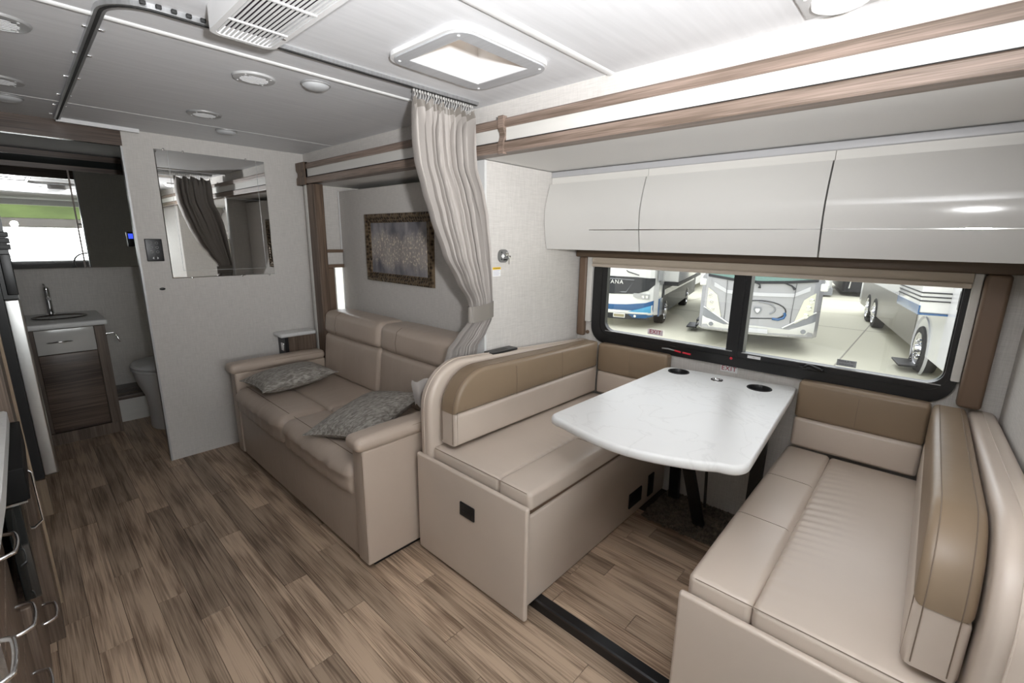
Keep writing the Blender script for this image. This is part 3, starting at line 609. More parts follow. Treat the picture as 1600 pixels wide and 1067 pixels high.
sticker('small_label', .565, .625, .938, .952, XO-.019, 'tiny white label on window frame beside the mullion', ['—'], PAPER, INK, .01)
# shade, pads and valance round the window
sh = thing('roller_shade', (2.43, .7, 1.34), 'rolled-up taupe shade across the top of the dinette window', 'shade')
make('fabric', G().prism([(2.415, 1.367), (2.410, 1.380), (2.408, 1.404), (2.44, 1.404), (2.44, 1.367)], 'y', -.112, 1.548, True), SHADE, sh)
make('hem_bar', G().rbox(2.405, 2.43, -.112, 1.548, 1.348, 1.368, .005, 3), mat('hem_taupe', (.50, .43, .36), .5), sh)
va = thing('window_valance', (2.40, .7, 1.4), 'dark brown padded valance between overhead cabinets and shade', 'valance')
make('pad', G().rbox(2.385, XO, -.235, 1.655, 1.405, 1.453, .008, 3), mat('dark_brown_pad', (.085, .055, .033), .5), va)
lp = thing('side_pad', (2.43, 1.63, .91), 'brown padded strip left of the window', 'pad'); make('pad', G().rbox(2.425, XO, 1.600, 1.656, .905, 1.405, .012, 3), PADBR, lp)
lw = thing('shade_guide', (2.43, 1.57, 1.0), 'pale strip between left pad and window', 'strip'); make('strip', G().rbox(2.428, XO, 1.558, 1.596, 1.000, 1.405, .004, 2), CREAM, lw)
rp_ = thing('side_pad', (2.43, -.16, .9), 'brown padded post right of the window', 'pad'); make('pad', G().rbox(2.395, XO, -.212, -.142, .895, 1.405, .014, 4), PADBR, rp_)
rw = thing('shade_guide', (2.43, -.12, 1.0), 'pale strip between window and right pad', 'strip'); make('strip', G().rbox(2.425, XO, -.140, -.113, .985, 1.405, .004, 2), CREAM, rw)
kb = thing('wall_bumper', (2.455, 1.585, .93), 'tiny dark round bumper on the wall left of the window', 'bumper'); make('bumper', G().lathe((XO, 1.588, .928), [(.012, 0), (.012, -.006), (.001, -.009)], 14, 'x'), PADBR, kb)
# ------------------------------------------------------------------ OVERHEAD CABINETS
def door_prof(z):   # front face x bulges in the middle
    t = (z-1.453)/(1.806-1.453); return 2.10-.028*math.sin(math.pi*min(1, max(0, t*1.0)))+.035*max(0, t-.55)
ys = [YD-.002, 1.083, .338, YF-.4*0+.002]
labs = ['left glossy white overhead cabinet above the window', 'middle glossy white overhead cabinet above the window', 'right glossy white overhead cabinet above the window']
for i in range(3):
    b, a = ys[i], ys[i+1]
    t = thing('overhead_cabinet', (2.28, (a+b)/2, 1.45), labs[i], 'cabinet', 'glossy overhead cabinets')
    make('body', G().box(2.145, XO, a+.001, b-.001, 1.456, 1.842), TRIMW if i == 9 else CREAM, t)
    N_ = 16; zs = [1.453+(1.806-1.453)*k/N_ for k in range(N_+1)]
    pr = [(door_prof(z), z) for z in zs]+[(2.144, 1.806), (2.144, 1.453)]
    d = make('door', G().prism(pr, 'y', a+.003, b-.003, True), GLOSSW, t)
    for pol in d.data.polygons:
        pol.use_smooth = abs(pol.normal.x) > .5 and abs(pol.normal.y) < .1 and pol.center.x < -.12
    y1_ = b-.30 if i == 0 else b-.003
    tag(make('chrome_strip', G().box(door_prof(1.557)-.0012, 2.11, a+.003, y1_, 1.5555, 1.5595), CHROME, d), 'thin chrome line across the door')
    make('frieze', G().box(2.135, 2.15, a+.001, b-.001, 1.808, 1.842), CREAM, t)
# lock plate and warning label on the partition
lk = thing('lock_plate', (1.74, YD, 1.39), 'oval grey key switch plate on the partition beside the curtain', 'lock')
g = G(); o2 = rrect(1.704, 1.778, 1.385, 1.452, .028, 6); g.prism(o2, 'y', YD-.008, YD); make('plate', g, mat('lock_grey', (.15, .15, .145), .4), lk)
make('emblem', G().prism([(1.722, 1.418), (1.735, 1.430), (1.748, 1.418), (1.735, 1.406)], 'y', YD-.0095, YD-.008), PAPER, lk)
for x, z in ((1.727, 1.437), (1.727, 1.402)): make('screw', G().lathe((x, YD-.008, z), [(.005, 0), (.004, -.001), (.001, -.001)], 8, 'y'), BLACK, lk)
make('cylinder', G().lathe((1.758, YD-.008, 1.430), [(.011, 0), (.011, -.008), (.001, -.009)], 14, 'y'), CHROME, lk)
make('rocker', G().rbox(1.738, 1.765, YD-.012, YD-.008, 1.396, 1.403, .001, 1), BLACK, lk)
make('keys', G().tube([(1.762, YD-.018, 1.425), (1.776, YD-.016, 1.41), (1.777, YD-.012, 1.375)], .003).rbox(1.768, 1.785, YD-.018, YD-.014, 1.405, 1.422, .003, 2), CHROME, lk)
wl = thing('warning_label', (1.68, YD, 1.31), 'white ATTENTION label with yellow header under the lock plate', 'sticker')
make('backing', G().box(1.668, 1.726, YD-.001, YD, 1.315, 1.350), PAPER, wl); make('header', G().box(1.668, 1.726, YD-.0015, YD, 1.350, 1.362), YELLOW, wl)
text('ATTENTION', .0085, INK, wl, basis((1.697, YD-.002, 1.356), (1, 0, 0), (0, 0, 1)))
for i in range(4): make('print_line', G().box(1.673, 1.720-.008*(i % 2), YD-.0015, YD-.0009, 1.344-i*.0075, 1.3455-i*.0075), mat('faint_ink', (.35, .33, .5), .6), wl)
# ------------------------------------------------------------------ CURTAIN
cu = thing('privacy_curtain', (1.45, 1.65, .68), 'taupe pleated curtain tied back beside the partition', 'curtain')
ROW = [(2.052, 1.190, 1.505, 1.650, .020), (2.02, 1.190, 1.510, 1.650, .026), (1.90, 1.193, 1.506, 1.648, .030), (1.82, 1.200, 1.512, 1.645, .030), (1.70, 1.230, 1.560, 1.640, .029), (1.60, 1.262, 1.585, 1.638, .027),
       (1.43, 1.325, 1.605, 1.634, .025), (1.31, 1.398, 1.615, 1.632, .022), (1.205, 1.470, 1.622, 1.630, .016), (1.16, 1.478, 1.620, 1.630, .013), (1.11, 1.475, 1.618, 1.632, .016),
       (1.03, 1.420, 1.600, 1.660, .018), (.97, 1.385, 1.570, 1.688, .018), (.87, 1.350, 1.560, 1.692, .018), (.78, 1.290, 1.53, 1.694, .018), (.70, 1.240, 1.50, 1.694, .018)]
def lerp_rows(z):
    for a, b in zip(ROW, ROW[1:]):
        if a[0] >= z >= b[0]:
            t = (a[0]-z)/(a[0]-b[0]); t = t*t*(3-2*t)*.4+t*.6; return [a[k]+(b[k]-a[k])*t for k in range(1, 5)]
    return ROW[-1][1:]
def curtain_pt(s, t):
    z = 2.052-(2.052-.70)*t; x0, x1, y, am = lerp_rows(z)
    top = max(0, 1-t*14)
    n = 8.5; w = s+.022*math.sin(s*17+t*2.2)+.010*math.sin(31*s+5*t)
    ph = 2*math.pi*n*w
    big = math.sin(ph); c2 = math.cos(ph)
    yy = y-am*(big*(.75+.35*math.sin(7*s+1.3)) + .22*math.sin(ph*2.1+1+3*t))
    xx = x0+(x1-x0)*s+.011*c2*(1-top)*(x1-x0)/.32
    zz = z+(.010*math.sin(ph*.5)+.006*big)*top
    return (xx, yy, zz)
make('cloth', G().grid(curtain_pt, 220, 70), CURT, cu)
make('heading_tape', G().grid(lambda s, t: tuple(a+b for a, b in zip(curtain_pt(s, t*.020), (0, -.002, 0)))[:3], 220, 2), BAND, cu)
def tie():
    g = G(); n = 40
    def f(s, t):
        a = 2*math.pi*s; return (1.551+.085*math.cos(a), 1.632+.028*math.sin(a)*(1), 1.110+.078*t+.008*math.cos(a)+.0)
    g.grid(f, n, 4); g.grid(lambda s, t: tuple(Vector(f(s, t))*1.0+Vector((-.002*math.cos(2*math.pi*s), -.002*math.sin(2*math.pi*s), 0))), n, 4); return g
make('tie_band', tie(), BAND, cu)
make('hem_fold', G().grid(lambda a, b: (1.17+.13*a, 1.700+.03*math.sin(a*5)-.03*b, .845-.10*b-.06*a*b+.01*math.sin(a*12)), 12, 6), CURT, cu)
make('lower_fold', G().grid(lambda a, b: (1.20+.09*a, 1.66+.02*math.sin(b*4), .81-.13*b-.03*a), 8, 8), CURT, cu)
for i in range(24):
    x = 1.195+i*.0137; make('hook', G().tube([(x, 1.645+.006*math.sin(i*2.2), 2.088), (x+.002, 1.640, 2.068), (x, 1.648+.008*math.sin(i*1.7), 2.045)], .0016, 5).rbox(x-.003, x+.003, 1.640, 1.650, 2.076, 2.086, .002, 1), mat('hook_grey', (.45, .44, .42), .4), cu)
# ------------------------------------------------------------------ PICTURE
px = 1.779
pc = thing('framed_picture', (px, 2.67, 1.195), 'abstract grey and gold painting in an ornate bronze frame above the sofa', 'picture')
Y0, Y1, Z0, Z1 = 2.285, 3.06, 1.197, 1.664
g = G(); b = .062
vs = []
for d_, ins in ((0, 0), (-.022, .004), (-.026, .022), (-.016, .04), (-.018, .05), (-.008, b), (0, b)):
    vs += [(px+d_, Y0+ins, Z0+ins), (px+d_, Y1-ins, Z0+ins), (px+d_, Y1-ins, Z1-ins), (px+d_, Y0+ins, Z1-ins)]
g.add(vs, [(i*4+k, i*4+(k+1) % 4, (i+1)*4+(k+1) % 4, (i+1)*4+k) for i in range(6) for k in range(4)]); make('frame', g, FRAME, pc)
cv = make('canvas', G().box(px-.007, px-.001, Y0+b-.002, Y1-b+.002, Z0+b-.002, Z1-b+.002), PAINT, pc)
# ------------------------------------------------------------------ SLIDE REAR WINDOW CORNER
w2 = tag(thing('window_2', (1.85, 3.485, .86), 'small window behind the sofa end, only a bright sliver showing', None), kind='structure')
make('frame', G().box(1.70, 1.72, 3.468, 3.505, .86, 1.30).box(2.03, 2.05, 3.468, 3.505, .86, 1.30).box(1.72, 2.03, 3.468, 3.505, .86, .88).box(1.72, 2.03, 3.468, 3.505, 1.28, 1.30), TRIMW, w2)
make('glass', G().box(1.72, 2.03, 3.487, 3.490, .88, 1.28), GLASS, w2)
v2 = thing('corner_valance', (1.7, 3.44, 1.27), 'brown-edged linen valance box behind the sofa corner', 'valance')
make('box', G().rbox(1.607, 1.77, 3.425, 3.469, 1.295, 1.385, .004, 2), WALL, v2); make('top_edge', G().box(1.605, 1.772, 3.420, 3.469, 1.385, 1.408), PADBR, v2); make('bottom_edge', G().box(1.605, 1.772, 3.420, 3.469, 1.270, 1.295), PADBR, v2)
p2 = thing('corner_pad', (1.66, 3.45, .8), 'brown padded upright below the corner valance', 'pad'); make('pad', G().rbox(1.630, 1.700, 3.435, 3.469, .55, 1.27, .012, 3), PADBR, p2)
# ------------------------------------------------------------------ SOFA
so = thing('sofa', (1.25, 2.55, 0), 'taupe leather two-seat sofa against the linen panel', 'sofa')
SY0, SY1, XF = 1.69, 3.425, .915
make('base', G().rbox(XF-.008, 1.62, SY0+.09, 3.318, .03, .36, .012, 3, (1, 8, 2), (.004, 0, 0)), SOFAL, so); make('base_infill', G().rbox(XF-.008, 1.52, 3.31, SY1-.09, .03, .36, .012, 3), SOFAL, so)
make('underside', G().box(XF+.03, 1.6, SY0+.03, SY1-.03, .0, .04), BLACK, so)
for y0, y1, far in ((SY0, SY0+.092, 0), (SY1-.092, SY1, 1)):
    a_ = make('arm', G().rbox(XF-.015, 1.524 if far else 1.66, y0, y1, .03, .60, .012, 3, (3, 1, 3), (.003, .004, 0)), SOFAL, so)
    make('arm_pad', G().rbox(XF-.045, 1.524 if far else 1.66, y0-.012, y1+.012, .598, .662, .028, 5, (6, 2, 1), (0, .004, .006)), SOFAL, so)
    yy = y0-.0005 if not far else y0-.0005
    make('stitching', G().tube([(XF-.0145, y0+.004, .05), (XF-.0165, y0+.003, .58)], .0012, 5).tube([(XF-.02, y0-.008, .648), (1.3, y0-.010, .652), (1.6, y0-.008, .648)], .0011, 5), STITCH, so)
yc = 2.56
for y0, y1 in ((SY0+.095, yc-.003), (yc+.003, 3.322)):
    def roll(p):
        x, y, z = p
        if z < .44: x += .012
        s_ = .0016*(math.sin(y*71+z*9)+math.sin(y*43+3))*max(0, 1-(x-XF)/.14)
        return (x+s_, y, z+s_*.3)
    make('seat_cushion', G().rbox(XF-.036, 1.175, y0, y1, .325, .500, .055, 6, (4, 26, 3), (.014, .002, .014), roll), SOFAL, so)
    make('seat_cushion', G().rbox(1.165, 1.54, y0, y1, .36, .498, .03, 4, (6, 10, 1), (0, .001, .012)), SOFAL, so)
    make('stitching', G().tube([(XF+.035, y0+.03, .511), (XF+.03, (y0+y1)/2, .516), (XF+.035, y1-.03, .511)], .0013, 5), STITCH, so)
    def lean(p): x, y, z = p; return (x+(z-.5)*.10+.0025*math.sin(y*58)*(1 if z < .78 else .2)*max(0, (.80-z)*4), y, z)
    make('backrest', G().rbox(1.50, 1.66, y0, y1, .495, .800, .032, 5, (1, 26, 8), (.014, .001, .002), lean), SOFAL, so)
    make('backrest', G().rbox(1.492, 1.70, y0, y1, .796, .965, .042, 5, (2, 12, 3), (.016, .002, .006), lean), SOFAL, so)
    for q in (.3,): make('stitching', G().tube([(1.512, y0+(y1-y0)*(.72), .815), (1.506, y0+(y1-y0)*.72, .88), (1.522, y0+(y1-y0)*.72, .945), (1.56, y0+(y1-y0)*.72, .966)], .0012, 5), STITCH, so)
ns_ = thing('nightstand', (1.4, 3.52, 0), 'narrow white-topped walnut side table behind the sofa left arm', 'side table')
make('cabinet', G().box(1.32, 1.525, 3.475, 3.608, 0, .765), DKWOODZ, ns_); make('black_edge', G().box(1.295, 1.32, 3.48, 3.608, 0, .765), BLACK, ns_)
make('top', G().rbox(1.262, 1.528, 3.462, 3.610, .766, .795, .012, 4), MARBLE, ns_)
make('outlet', G().rbox(1.291, 1.296, 3.50, 3.55, .66, .72, .002, 1), CHROME, ns_)
def pillow(label, cx, cy, cz, L_, W_, T_, rz, tx, ty):
    t = thing('throw_pillow', (cx, cy, cz), label, 'pillow', 'throw pillows on the sofa')
    M = Matrix.Translation((cx, cy, cz)) @ Matrix.Rotation(rz, 4, 'Z') @ Matrix.Rotation(ty, 4, 'Y') @ Matrix.Rotation(tx, 4, 'X')
    g = G()
    for sg in (1, -1):
        def f(a, b):
            u, v = 2*a-1, 2*b-1
            e = (max(0, 1-abs(u)**2.6))**.55*(max(0, 1-abs(v)**2.6))**.55
            pin = 1-.10*(1-v*v)*abs(u)**3; pin2 = 1-.10*(1-u*u)*abs(v)**3
            wr = 1+.05*math.sin(u*9+v*4)*(1-e)
            return tuple(M @ Vector((u*L_/2*pin, v*W_/2*pin2, sg*T_/2*e*wr)))
        g.grid(f, 26, 22)
    make('cushion', g, PILLOW, t)
    e = [(-1+2*i/20, -1) for i in range(21)]+[(1, -1+2*i/20) for i in range(21)]+[(1-2*i/20, 1) for i in range(21)]+[(-1, 1-2*i/20) for i in range(21)]
    pts = [M @ Vector((u*L_/2*(1-.10*(1-v*v)*abs(u)**3), v*W_/2*(1-.10*(1-u*u)*abs(v)**3), 0)) for u, v in e]; make('piping', G().tube(pts, .003, 6), PILLOW, t)
pillow('grey shimmering throw pillow by the sofa left arm', 1.165, 3.10, .578, .50, .36, .13, math.radians(3), math.radians(0), math.radians(-3))
pillow('grey shimmering throw pillow leaning near the sofa right arm', 1.175, 2.11, .585, .53, .40, .125, math.radians(20), math.radians(-7), math.radians(-7))
# ------------------------------------------------------------------ DINETTE BOOTHS
def arch(x0, x1, z0, z1, r, n=8):
    """side outline in (x,z): rounded upper front corner"""
    p = [(x1, z0), (x1, z1)]
    for k in range(n+1):
        a = math.radians(90+90*k/n); p.append((x0+r+r*math.cos(a), z1-r+r*math.sin(a)))
    p.append((x0, z0)); return p
def slab(pts, y0, y1, rb=.02, k=4, puff=0, zcut=None):
    """cushion: outline pts in (x,z), thickness y0..y1 with rounded rims"""
    cx = sum(p[0] for p in pts)/len(pts); cz = sum(p[1] for p in pts)/len(pts); rings = []
    n = len(pts)
    def inset(d):
        out = []
        for i, (x, z) in enumerate(pts):
            a = Vector(pts[i-1]); c = Vector(pts[(i+1) % n]); b = Vector((x, z)); e1 = (b-a); e2 = (c-b)
            n1 = Vector((-e1.y, e1.x)).normalized() if e1.length > 1e-9 else Vector((0, 0)); n2 = Vector((-e2.y, e2.x)).normalized() if e2.length > 1e-9 else n1
            m_ = (n1+n2); m_ = m_.normalized() if m_.length > 1e-6 else n1; k_ = 1/max(.5, m_.dot(n1)) if n1.length else 1
            sgn = 1 if area > 0 else -1
            out.append((x+m_.x*d*k_*sgn, z+m_.y*d*k_*sgn))
        return out
    area = sum(pts[i-1][0]*pts[i][1]-pts[i][0]*pts[i-1][1] for i in range(n))
    for side in (0, 1):
        ks = range(k+1) if side == 0 else range(k, -1, -1)
        for j in ks:
            a = math.pi/2*j/k; d = rb*(1-math.sin(a)); off = rb*(1-math.cos(a))
            y = y0+off if side == 0 else y1-off
            rings.append([(x, y, z) for x, z in inset(d)])
    g = G(); vs = [p for r_ in rings for p in r_]; m = len(rings)
    fs = [(i*n+q, i*n+(q+1) % n, (i+1)*n+(q+1) % n, (i+1)*n+q) for i in range(m-1) for q in range(n)]
    g.add(vs, fs, True)
    for r_, y in ((rings[0], y0), (rings[-1], y1)):   # slightly domed faces
        c = (cx, y+(-puff if y == y0 else puff), cz); mid = [tuple(Vector(p)*.45+Vector(c)*.55+Vector((0, (-puff if y == y0 else puff)*.25, 0))) for p in r_]
        vs2 = r_+mid+[c]; g.add(vs2, [(q, (q+1) % n, n+(q+1) % n, n+q) for q in range(n)]+[(n+q, n+(q+1) % n, 2*n) for q in range(n)], True)
    return g
def dens(p, q, n): return [(p[0]+(q[0]-p[0])*i/n, p[1]+(q[1]-p[1])*i/n) for i in range(n)]
def booth(side, label):
    s = 1 if side == 'L' else -1
    yb = YD if s > 0 else YF            # wall behind
    if s > 0: yf, ysplit, yback, yc0, yc1, ys0, ys1 = .985, 1.155, 1.60, 1.450, 1.560, 1.572, 1.648
    else:     yf, ysplit, yback, yc0, yc1, ys0, ys1 = .385, .215, -.20, -.078, -.176, -.182, -.262
    t = thing('dinette_booth', (1.8, (yf+yback)/2, .05), label, 'booth seat', 'dinette booths')
    lo = lambda a, b: (min(a, b), max(a, b))
    a, b = lo(yf+s*.012, yback); make('base', G().rbox(1.185, XO, a, b, .052, .462 if s > 0 else .482, .012, 3), BEIGE, t)
    # end panel facing the aisle
    a, b = lo(yf-s*.012, 1.66 if s > 0 else YF)
    pn = make('end_panel', G().rbox(1.158, 1.182, a, b, .022, .522, .010, 4, (1, 3, 3), (.002, 0, 0)), BEIGE, t)
    if s > 0:
        make('latch', G().rbox(1.150, 1.160, 1.256, 1.348, .338, .402, .006, 3), BLACK, pn); make('latch_grip', G().rbox(1.146, 1.151, 1.27, 1.335, .345, .368, .003, 2), BLKMET, pn)
    # seat cushions: front strip and main pad
    a, b = lo(yf, ysplit); sfn = None
    make('seat_cushion', G().rbox(1.192, 2.385, a, b, .488, .568, .018, 4, (24, 5, 2), (.003, .004, .006)), BEIGE, t)
    def wr(p):
        x, y, z = p; f = max(0, 1-abs(y-ysplit)/.20)*(1 if z > .55 else 0)
        return (x, y, z+.0026*math.sin(x*135+y*30+2.5*math.sin(x*8))*f*f*(.25+.75*math.sin(x*2.6+.3)**2))
    a, b = lo(ysplit, yback+s*-.02); make('seat_cushion', G().rbox(1.192, 2.385, a, b, .488, .564, .018, 4, (120, 14, 2), (.003, .001, .008), wr), BEIGE, t)
    for xx in ((1.62, 2.0) if s < 0 else (1.72,)):
        make('stitching', G().tube([(xx+.004*u_*u_, (yf+ysplit)/2+u_*(ysplit-yf)/2, .568+.006*(1-u_**4)-(.018-math.sqrt(max(0, .018**2-max(0, abs(u_)*.085-.067)**2)))) for u_ in (-.97, -.93, -.88, -.8, -.6, -.3, 0, .3, .6, .8, .88, .93, .97)], .0012, 5), STITCH, t)
    make('stitching', G().tube([(1.1935, yf+s*.02, .5615), (1.1935, (yf+yback)/2, .5625), (1.1935, yback-s*.04, .5605)], .0012, 5), STITCH, t)
    # back cushion in two colours
    a, b = lo(yc0, yc1)
    low = dens((2.375, .578), (2.375, .742), 4)+dens((2.375, .742), (1.225, .742), 22)+dens((1.225, .742), (1.222, .600), 4)+dens((1.222, .590), (2.375, .578), 22)
    make('backrest_lower', slab(low, a, b, .018, 4, 0), BEIGE, t)
    up = dens((2.375, .743), (2.375, .892), 4)+dens((2.375, .897), (1.44, .926), 18)
    for k in range(11):
        an = math.radians(90+90*k/10); up.append((1.408+.186*math.cos(an), .743+.184*math.sin(an)))
    up += dens((1.255, .743), (2.375, .743), 22)
    make('backrest_upper', slab(up, a, b, .018, 4, 0), BROWN, t)
    ye = yc0+s*.006
    make('stitching', G().tube([(1.235, ye-s*.004, .60), (1.235, ye-s*.004, .742)]+[(1.408+.172*math.cos(math.radians(180-9*k)), ye-s*.004, .748+.165*math.sin(math.radians(180-9*k))) for k in range(11)]+[(1.8, ye-s*.004, .901), (2.36, ye-s*.004, .884)], .0012, 5), STITCH, t)
    for xx in ((1.62, 2.0) if s > 0 else ()): make('stitching', G().tube([(xx, yc0-s*.0055, .747), (xx, yc0-s*.0065, .82), (xx, yc0-s*.003, .885), (xx, yc0+s*.004, .902)], .0011, 5), STITCH, t)
    for yy, rr_ in ((yc0+s*.019, 0), (yc1-s*.019, 0)):
        make('stitching', G().tube([(1.2212, yy, .60), (1.2215, yy, .743)]+[(1.408+.1868*math.cos(math.radians(180-9*k)), yy, .743+.1848*math.sin(math.radians(180-9*k))) for k in range(11)]+[(1.44, yy, .9267), (2.36, yy, .8982)], .0013, 5), STITCH, t)
    # window-side cushion
    a, b = (1.012, 1.458) if s > 0 else (-.078, .378)
    make('side_cushion_lower', G().rbox(2.380, XO-.012, a, b, .57, .712, .016, 4, (1, 6, 3), (.008, .001, .002)), BEIGE, t)
    make('side_cushion_upper', G().rbox(2.378, XO-.012, a, b, .712, .886, .016, 4, (1, 6, 3), (.008, .001, .002)), BROWN, t)
    make('stitching', G().tube([(2.3745, (a+b)/2, .722), (2.371, (a+b)/2, .75), (2.3695, (a+b)/2, .80), (2.372, (a+b)/2, .85), (2.377, (a+b)/2, .874)], .0011, 5), STITCH, t)
    # padded shell behind the back cushion
    a, b = lo(ys0, ys1)
    sp = dens((XO-.003, .50), (XO-.003, .872), 6)+dens((XO-.003, .880), (1.42, .945), 12)
    for k in range(13):
        an = math.radians(90+90*k/12); sp.append((1.385+.212*math.cos(an), .745+.202*math.sin(an)))
    sp += dens((1.173, .71), (1.173, .50), 4)+dens((1.173, .50), (XO-.003, .50), 12)
    make('back_shell', slab(sp, a, b, .020, 4, .0), BEIGE, t)
    ym = (a+b)/2
    make('piping', G().tube([(1.170, ym, .52), (1.170, ym, .745)]+[(1.385+.214*math.cos(math.radians(180-7.5*k)), ym, .745+.204*math.sin(math.radians(180-7.5*k))) for k in range(13)]+[(1.43, ym, .9465), (XO-.005, ym, .8815)], .0022, 6), BEIGE, t)
    if s > 0:
        for x0, x1, z0, z1 in ((2.02, 2.155, .115, .20), (2.235, 2.30, .095, .225)):
            make('outlet_box', G().rbox(x0, x1, yf+.004, yf+.013, z0, z1, .004, 2), BLACK, t)
        make('seat_board', G().box(1.20, XO-.01, yf+.022, yback-.02, .462, .489), PADBR, t)
    return t
booth('L', 'far dinette booth beside the sofa and curtain, its brown back against the partition')
booth('R', 'near dinette booth at the right, seen from above with rounded brown back')
cp = thing('charging_port', (1.68, 1.61, .925), 'black charging port set in the top of the far booth shell', 'socket')
make('plate', G().rbox(1.585, 1.775, 1.582, 1.646, .926, .938, .003, 2), BLACK, cp); make('port', G().box(1.64, 1.72, 1.60, 1.63, .9375, .9385), BLKMET, cp)
# ------------------------------------------------------------------ TABLE
def table():
    t = thing('dinette_table', (1.9, .68, .05), 'white marble-look dinette table with two black cup holders', 'table')
    FL, FR, BR, BL = Vector((1.322, 1.022)), Vector((1.402, .322)), Vector((2.452, .392)), Vector((2.36, .996))
    pts = []
    def corner(p, q, r_, rad, n=7):
        a = (p-q).normalized(); b = (r_-q).normalized(); A = q+a*rad; B = q+b*rad
        for k in range(n+1):
            u = k/n; pts.append(A*(1-u)**2+q*2*u*(1-u)+B*u*u)
    corner(BL, FL, FR, .055)
    bow = .075
    a0 = pts[-1].copy(); b0 = FR+(FL-FR).normalized()*.06
    for k in range(1, 12):
        u = k/12; p = a0.lerp(b0, u); nrm = Vector((-1, -.115)).normalized(); pts.append(p+nrm*bow*math.sin(math.pi*u)*1.0)
    corner(FL, FR, BR, .075); corner(FR, BR, BL, .035); corner(BR, BL, FL, .05)
    zt, th = .836, .036
    holes = [((2.296, .908), .050), ((2.298, .520), .050), ((2.287, .710), .026)]
    bm = bmesh.new(); n = len(pts); c = sum(pts, Vector((0, 0)))/n
    def ring(d, z): return [bm.verts.new((p.x+(c.x-p.x)/(c-p).length*d, p.y+(c.y-p.y)/(c-p).length*d, z)) for p in pts]
    rs = [ring(.010, zt-th), ring(0, zt-th+.008), ring(0, zt-.010), ring(.003, zt-.003), ring(.010, zt)]
    for A, B in zip(rs, rs[1:]):
        for i in range(n): f = bm.faces.new((A[i], A[(i+1) % n], B[(i+1) % n], B[i])); f.smooth = True
    bm.faces.new(rs[0])
    ed = [bm.edges.get((rs[-1][i], rs[-1][(i+1) % n])) for i in range(n)]
    for (hx, hy), r_ in holes:
        m = 24; top = [bm.verts.new((hx+r_*math.cos(2*math.pi*i/m), hy+r_*math.sin(2*math.pi*i/m), zt)) for i in range(m)]; bot = [bm.verts.new((v.co.x, v.co.y, zt-.03)) for v in top]
        for i in range(m):
            ed.append(bm.edges.new((top[i], top[(i+1) % m]))); 
        for i in range(m): bm.faces.new((top[i], top[(i+1) % m], bot[(i+1) % m], bot[i]))
    bmesh.ops.triangle_fill(bm, edges=ed, use_beauty=True)
    bmesh.ops.recalc_face_normals(bm, faces=bm.faces)
    o0 = ORG[t.name]
    for v in bm.verts: v.co -= Vector(o0)
    me = bpy.data.meshes.new('tabletop'); bm.to_mesh(me); bm.free(); me.materials.append(MARBLE)
    o = bpy.data.objects.new('tabletop', me); COL.objects.link(o); o.parent = t
    for i, ((hx, hy), r_) in enumerate(holes):
        if i < 2: make('cup_holder', G().lathe((hx, hy, zt), [(r_+.004, 0), (r_+.003, .003), (r_-.001, .003), (r_-.004, -.002), (r_-.006, -.032), (.001, -.034)], 28), BLACK, t)
        else:
            make('charger_ring', G().lathe((hx, hy, zt), [(r_+.003, 0), (r_+.002, .003), (r_-.003, .003), (r_-.004, -.002)], 24), CHROME, t); make('charger_cap', G().lathe((hx, hy, zt), [(r_-.003, 0), (.012, .001), (.001, .001)], 24), BLACK, t)
            make('charger_mark', G().box(hx-.008, hx+.008, hy-.009, hy+.009, zt+.001, zt+.002), PAPER, t)
    def bar(a, b, w, name='leg'):
        a, b = Vector(a), Vector(b); d = (b-a).normalized(); u = Vector((0, 1, 0)); v = d.cross(u).normalized(); h = w/2; vs = []
        for p in (a, b): vs += [p+u*h*1.2+v*h*.6, p-u*h*1.2+v*h*.6, p-u*h*1.2-v*h*.6, p+u*h*1.2-v*h*.6]
        make(name, G().add(vs, [(0, 1, 2, 3), (7, 6, 5, 4), (0, 4, 5, 1), (1, 5, 6, 2), (2, 6, 7, 3), (3, 7, 4, 0)]), BLKMET, t)
    bar((2.235, .70, .056), (2.02, .80, .798), .045); bar((2.395, .905, .056), (2.36, .915, .798), .045); bar((2.30, .485, .056), (2.30, .478, .798), .045)
    make('gas_strut', G().tube([(2.10, .640, .25), (2.10, .655, .55)], .007).tube([(2.10, .655, .54), (2.10, .66, .79)], .012), BLKMET, t)
    make('under_frame', G().box(1.9, 2.4, .46, .50, .77, .80).box(1.9, 2.4, .88, .92, .77, .80).box(2.28, 2.32, .46, .92, .60, .64), BLKMET, t)
table()
# ------------------------------------------------------------------ OUTDOORS
def grd():
    m = mat('concrete_yard', (.62, .60, .48), .9, tone=((.25, .25, .25), .93, 1.05)); return m
GZ = -.95
struct('ground', G().box(-60, 120, -60, 80, GZ-.1, GZ), grd(), 'pale concrete yard outside')
gj = G()
for a in (7.5, 16.5, 25): gj.box(a, a+.03, -30, 40, GZ, GZ+.003)
for b_ in (-4.5, 1.2, 7.5): gj.box(3, 60, b_, b_+.03, GZ, GZ+.003)
struct('trim_9', gj, mat('joint_dark', (.32, .30, .25), .9), 'dark expansion joints across the yard')
PW = mat('coach_white', (.72, .72, .70), .15, coat=.5); PBL = mat('coach_blue', (.008, .085, .24), .2, coat=.5); PBL2 = mat('coach_light_blue', (.08, .36, .62), .2)
PSIL = mat('coach_silver', (.42, .42, .44), .25, .2, coat=.3); PSIL2 = mat('coach_pale_silver', (.60, .60, .62), .22); PGR = mat('coach_grey', (.22, .23, .25), .2, coat=.4); PDK = mat('coach_charcoal', (.03, .032, .036), .4, spec=.25)
WSG = mat('green_windscreen', (.09, .20, .165), .06, spec=.8); TYRE = mat('tyre_rubber', (.02, .02, .02), .8); LAMPY = mat('headlamp_cream', (.75, .74, .60), .2)
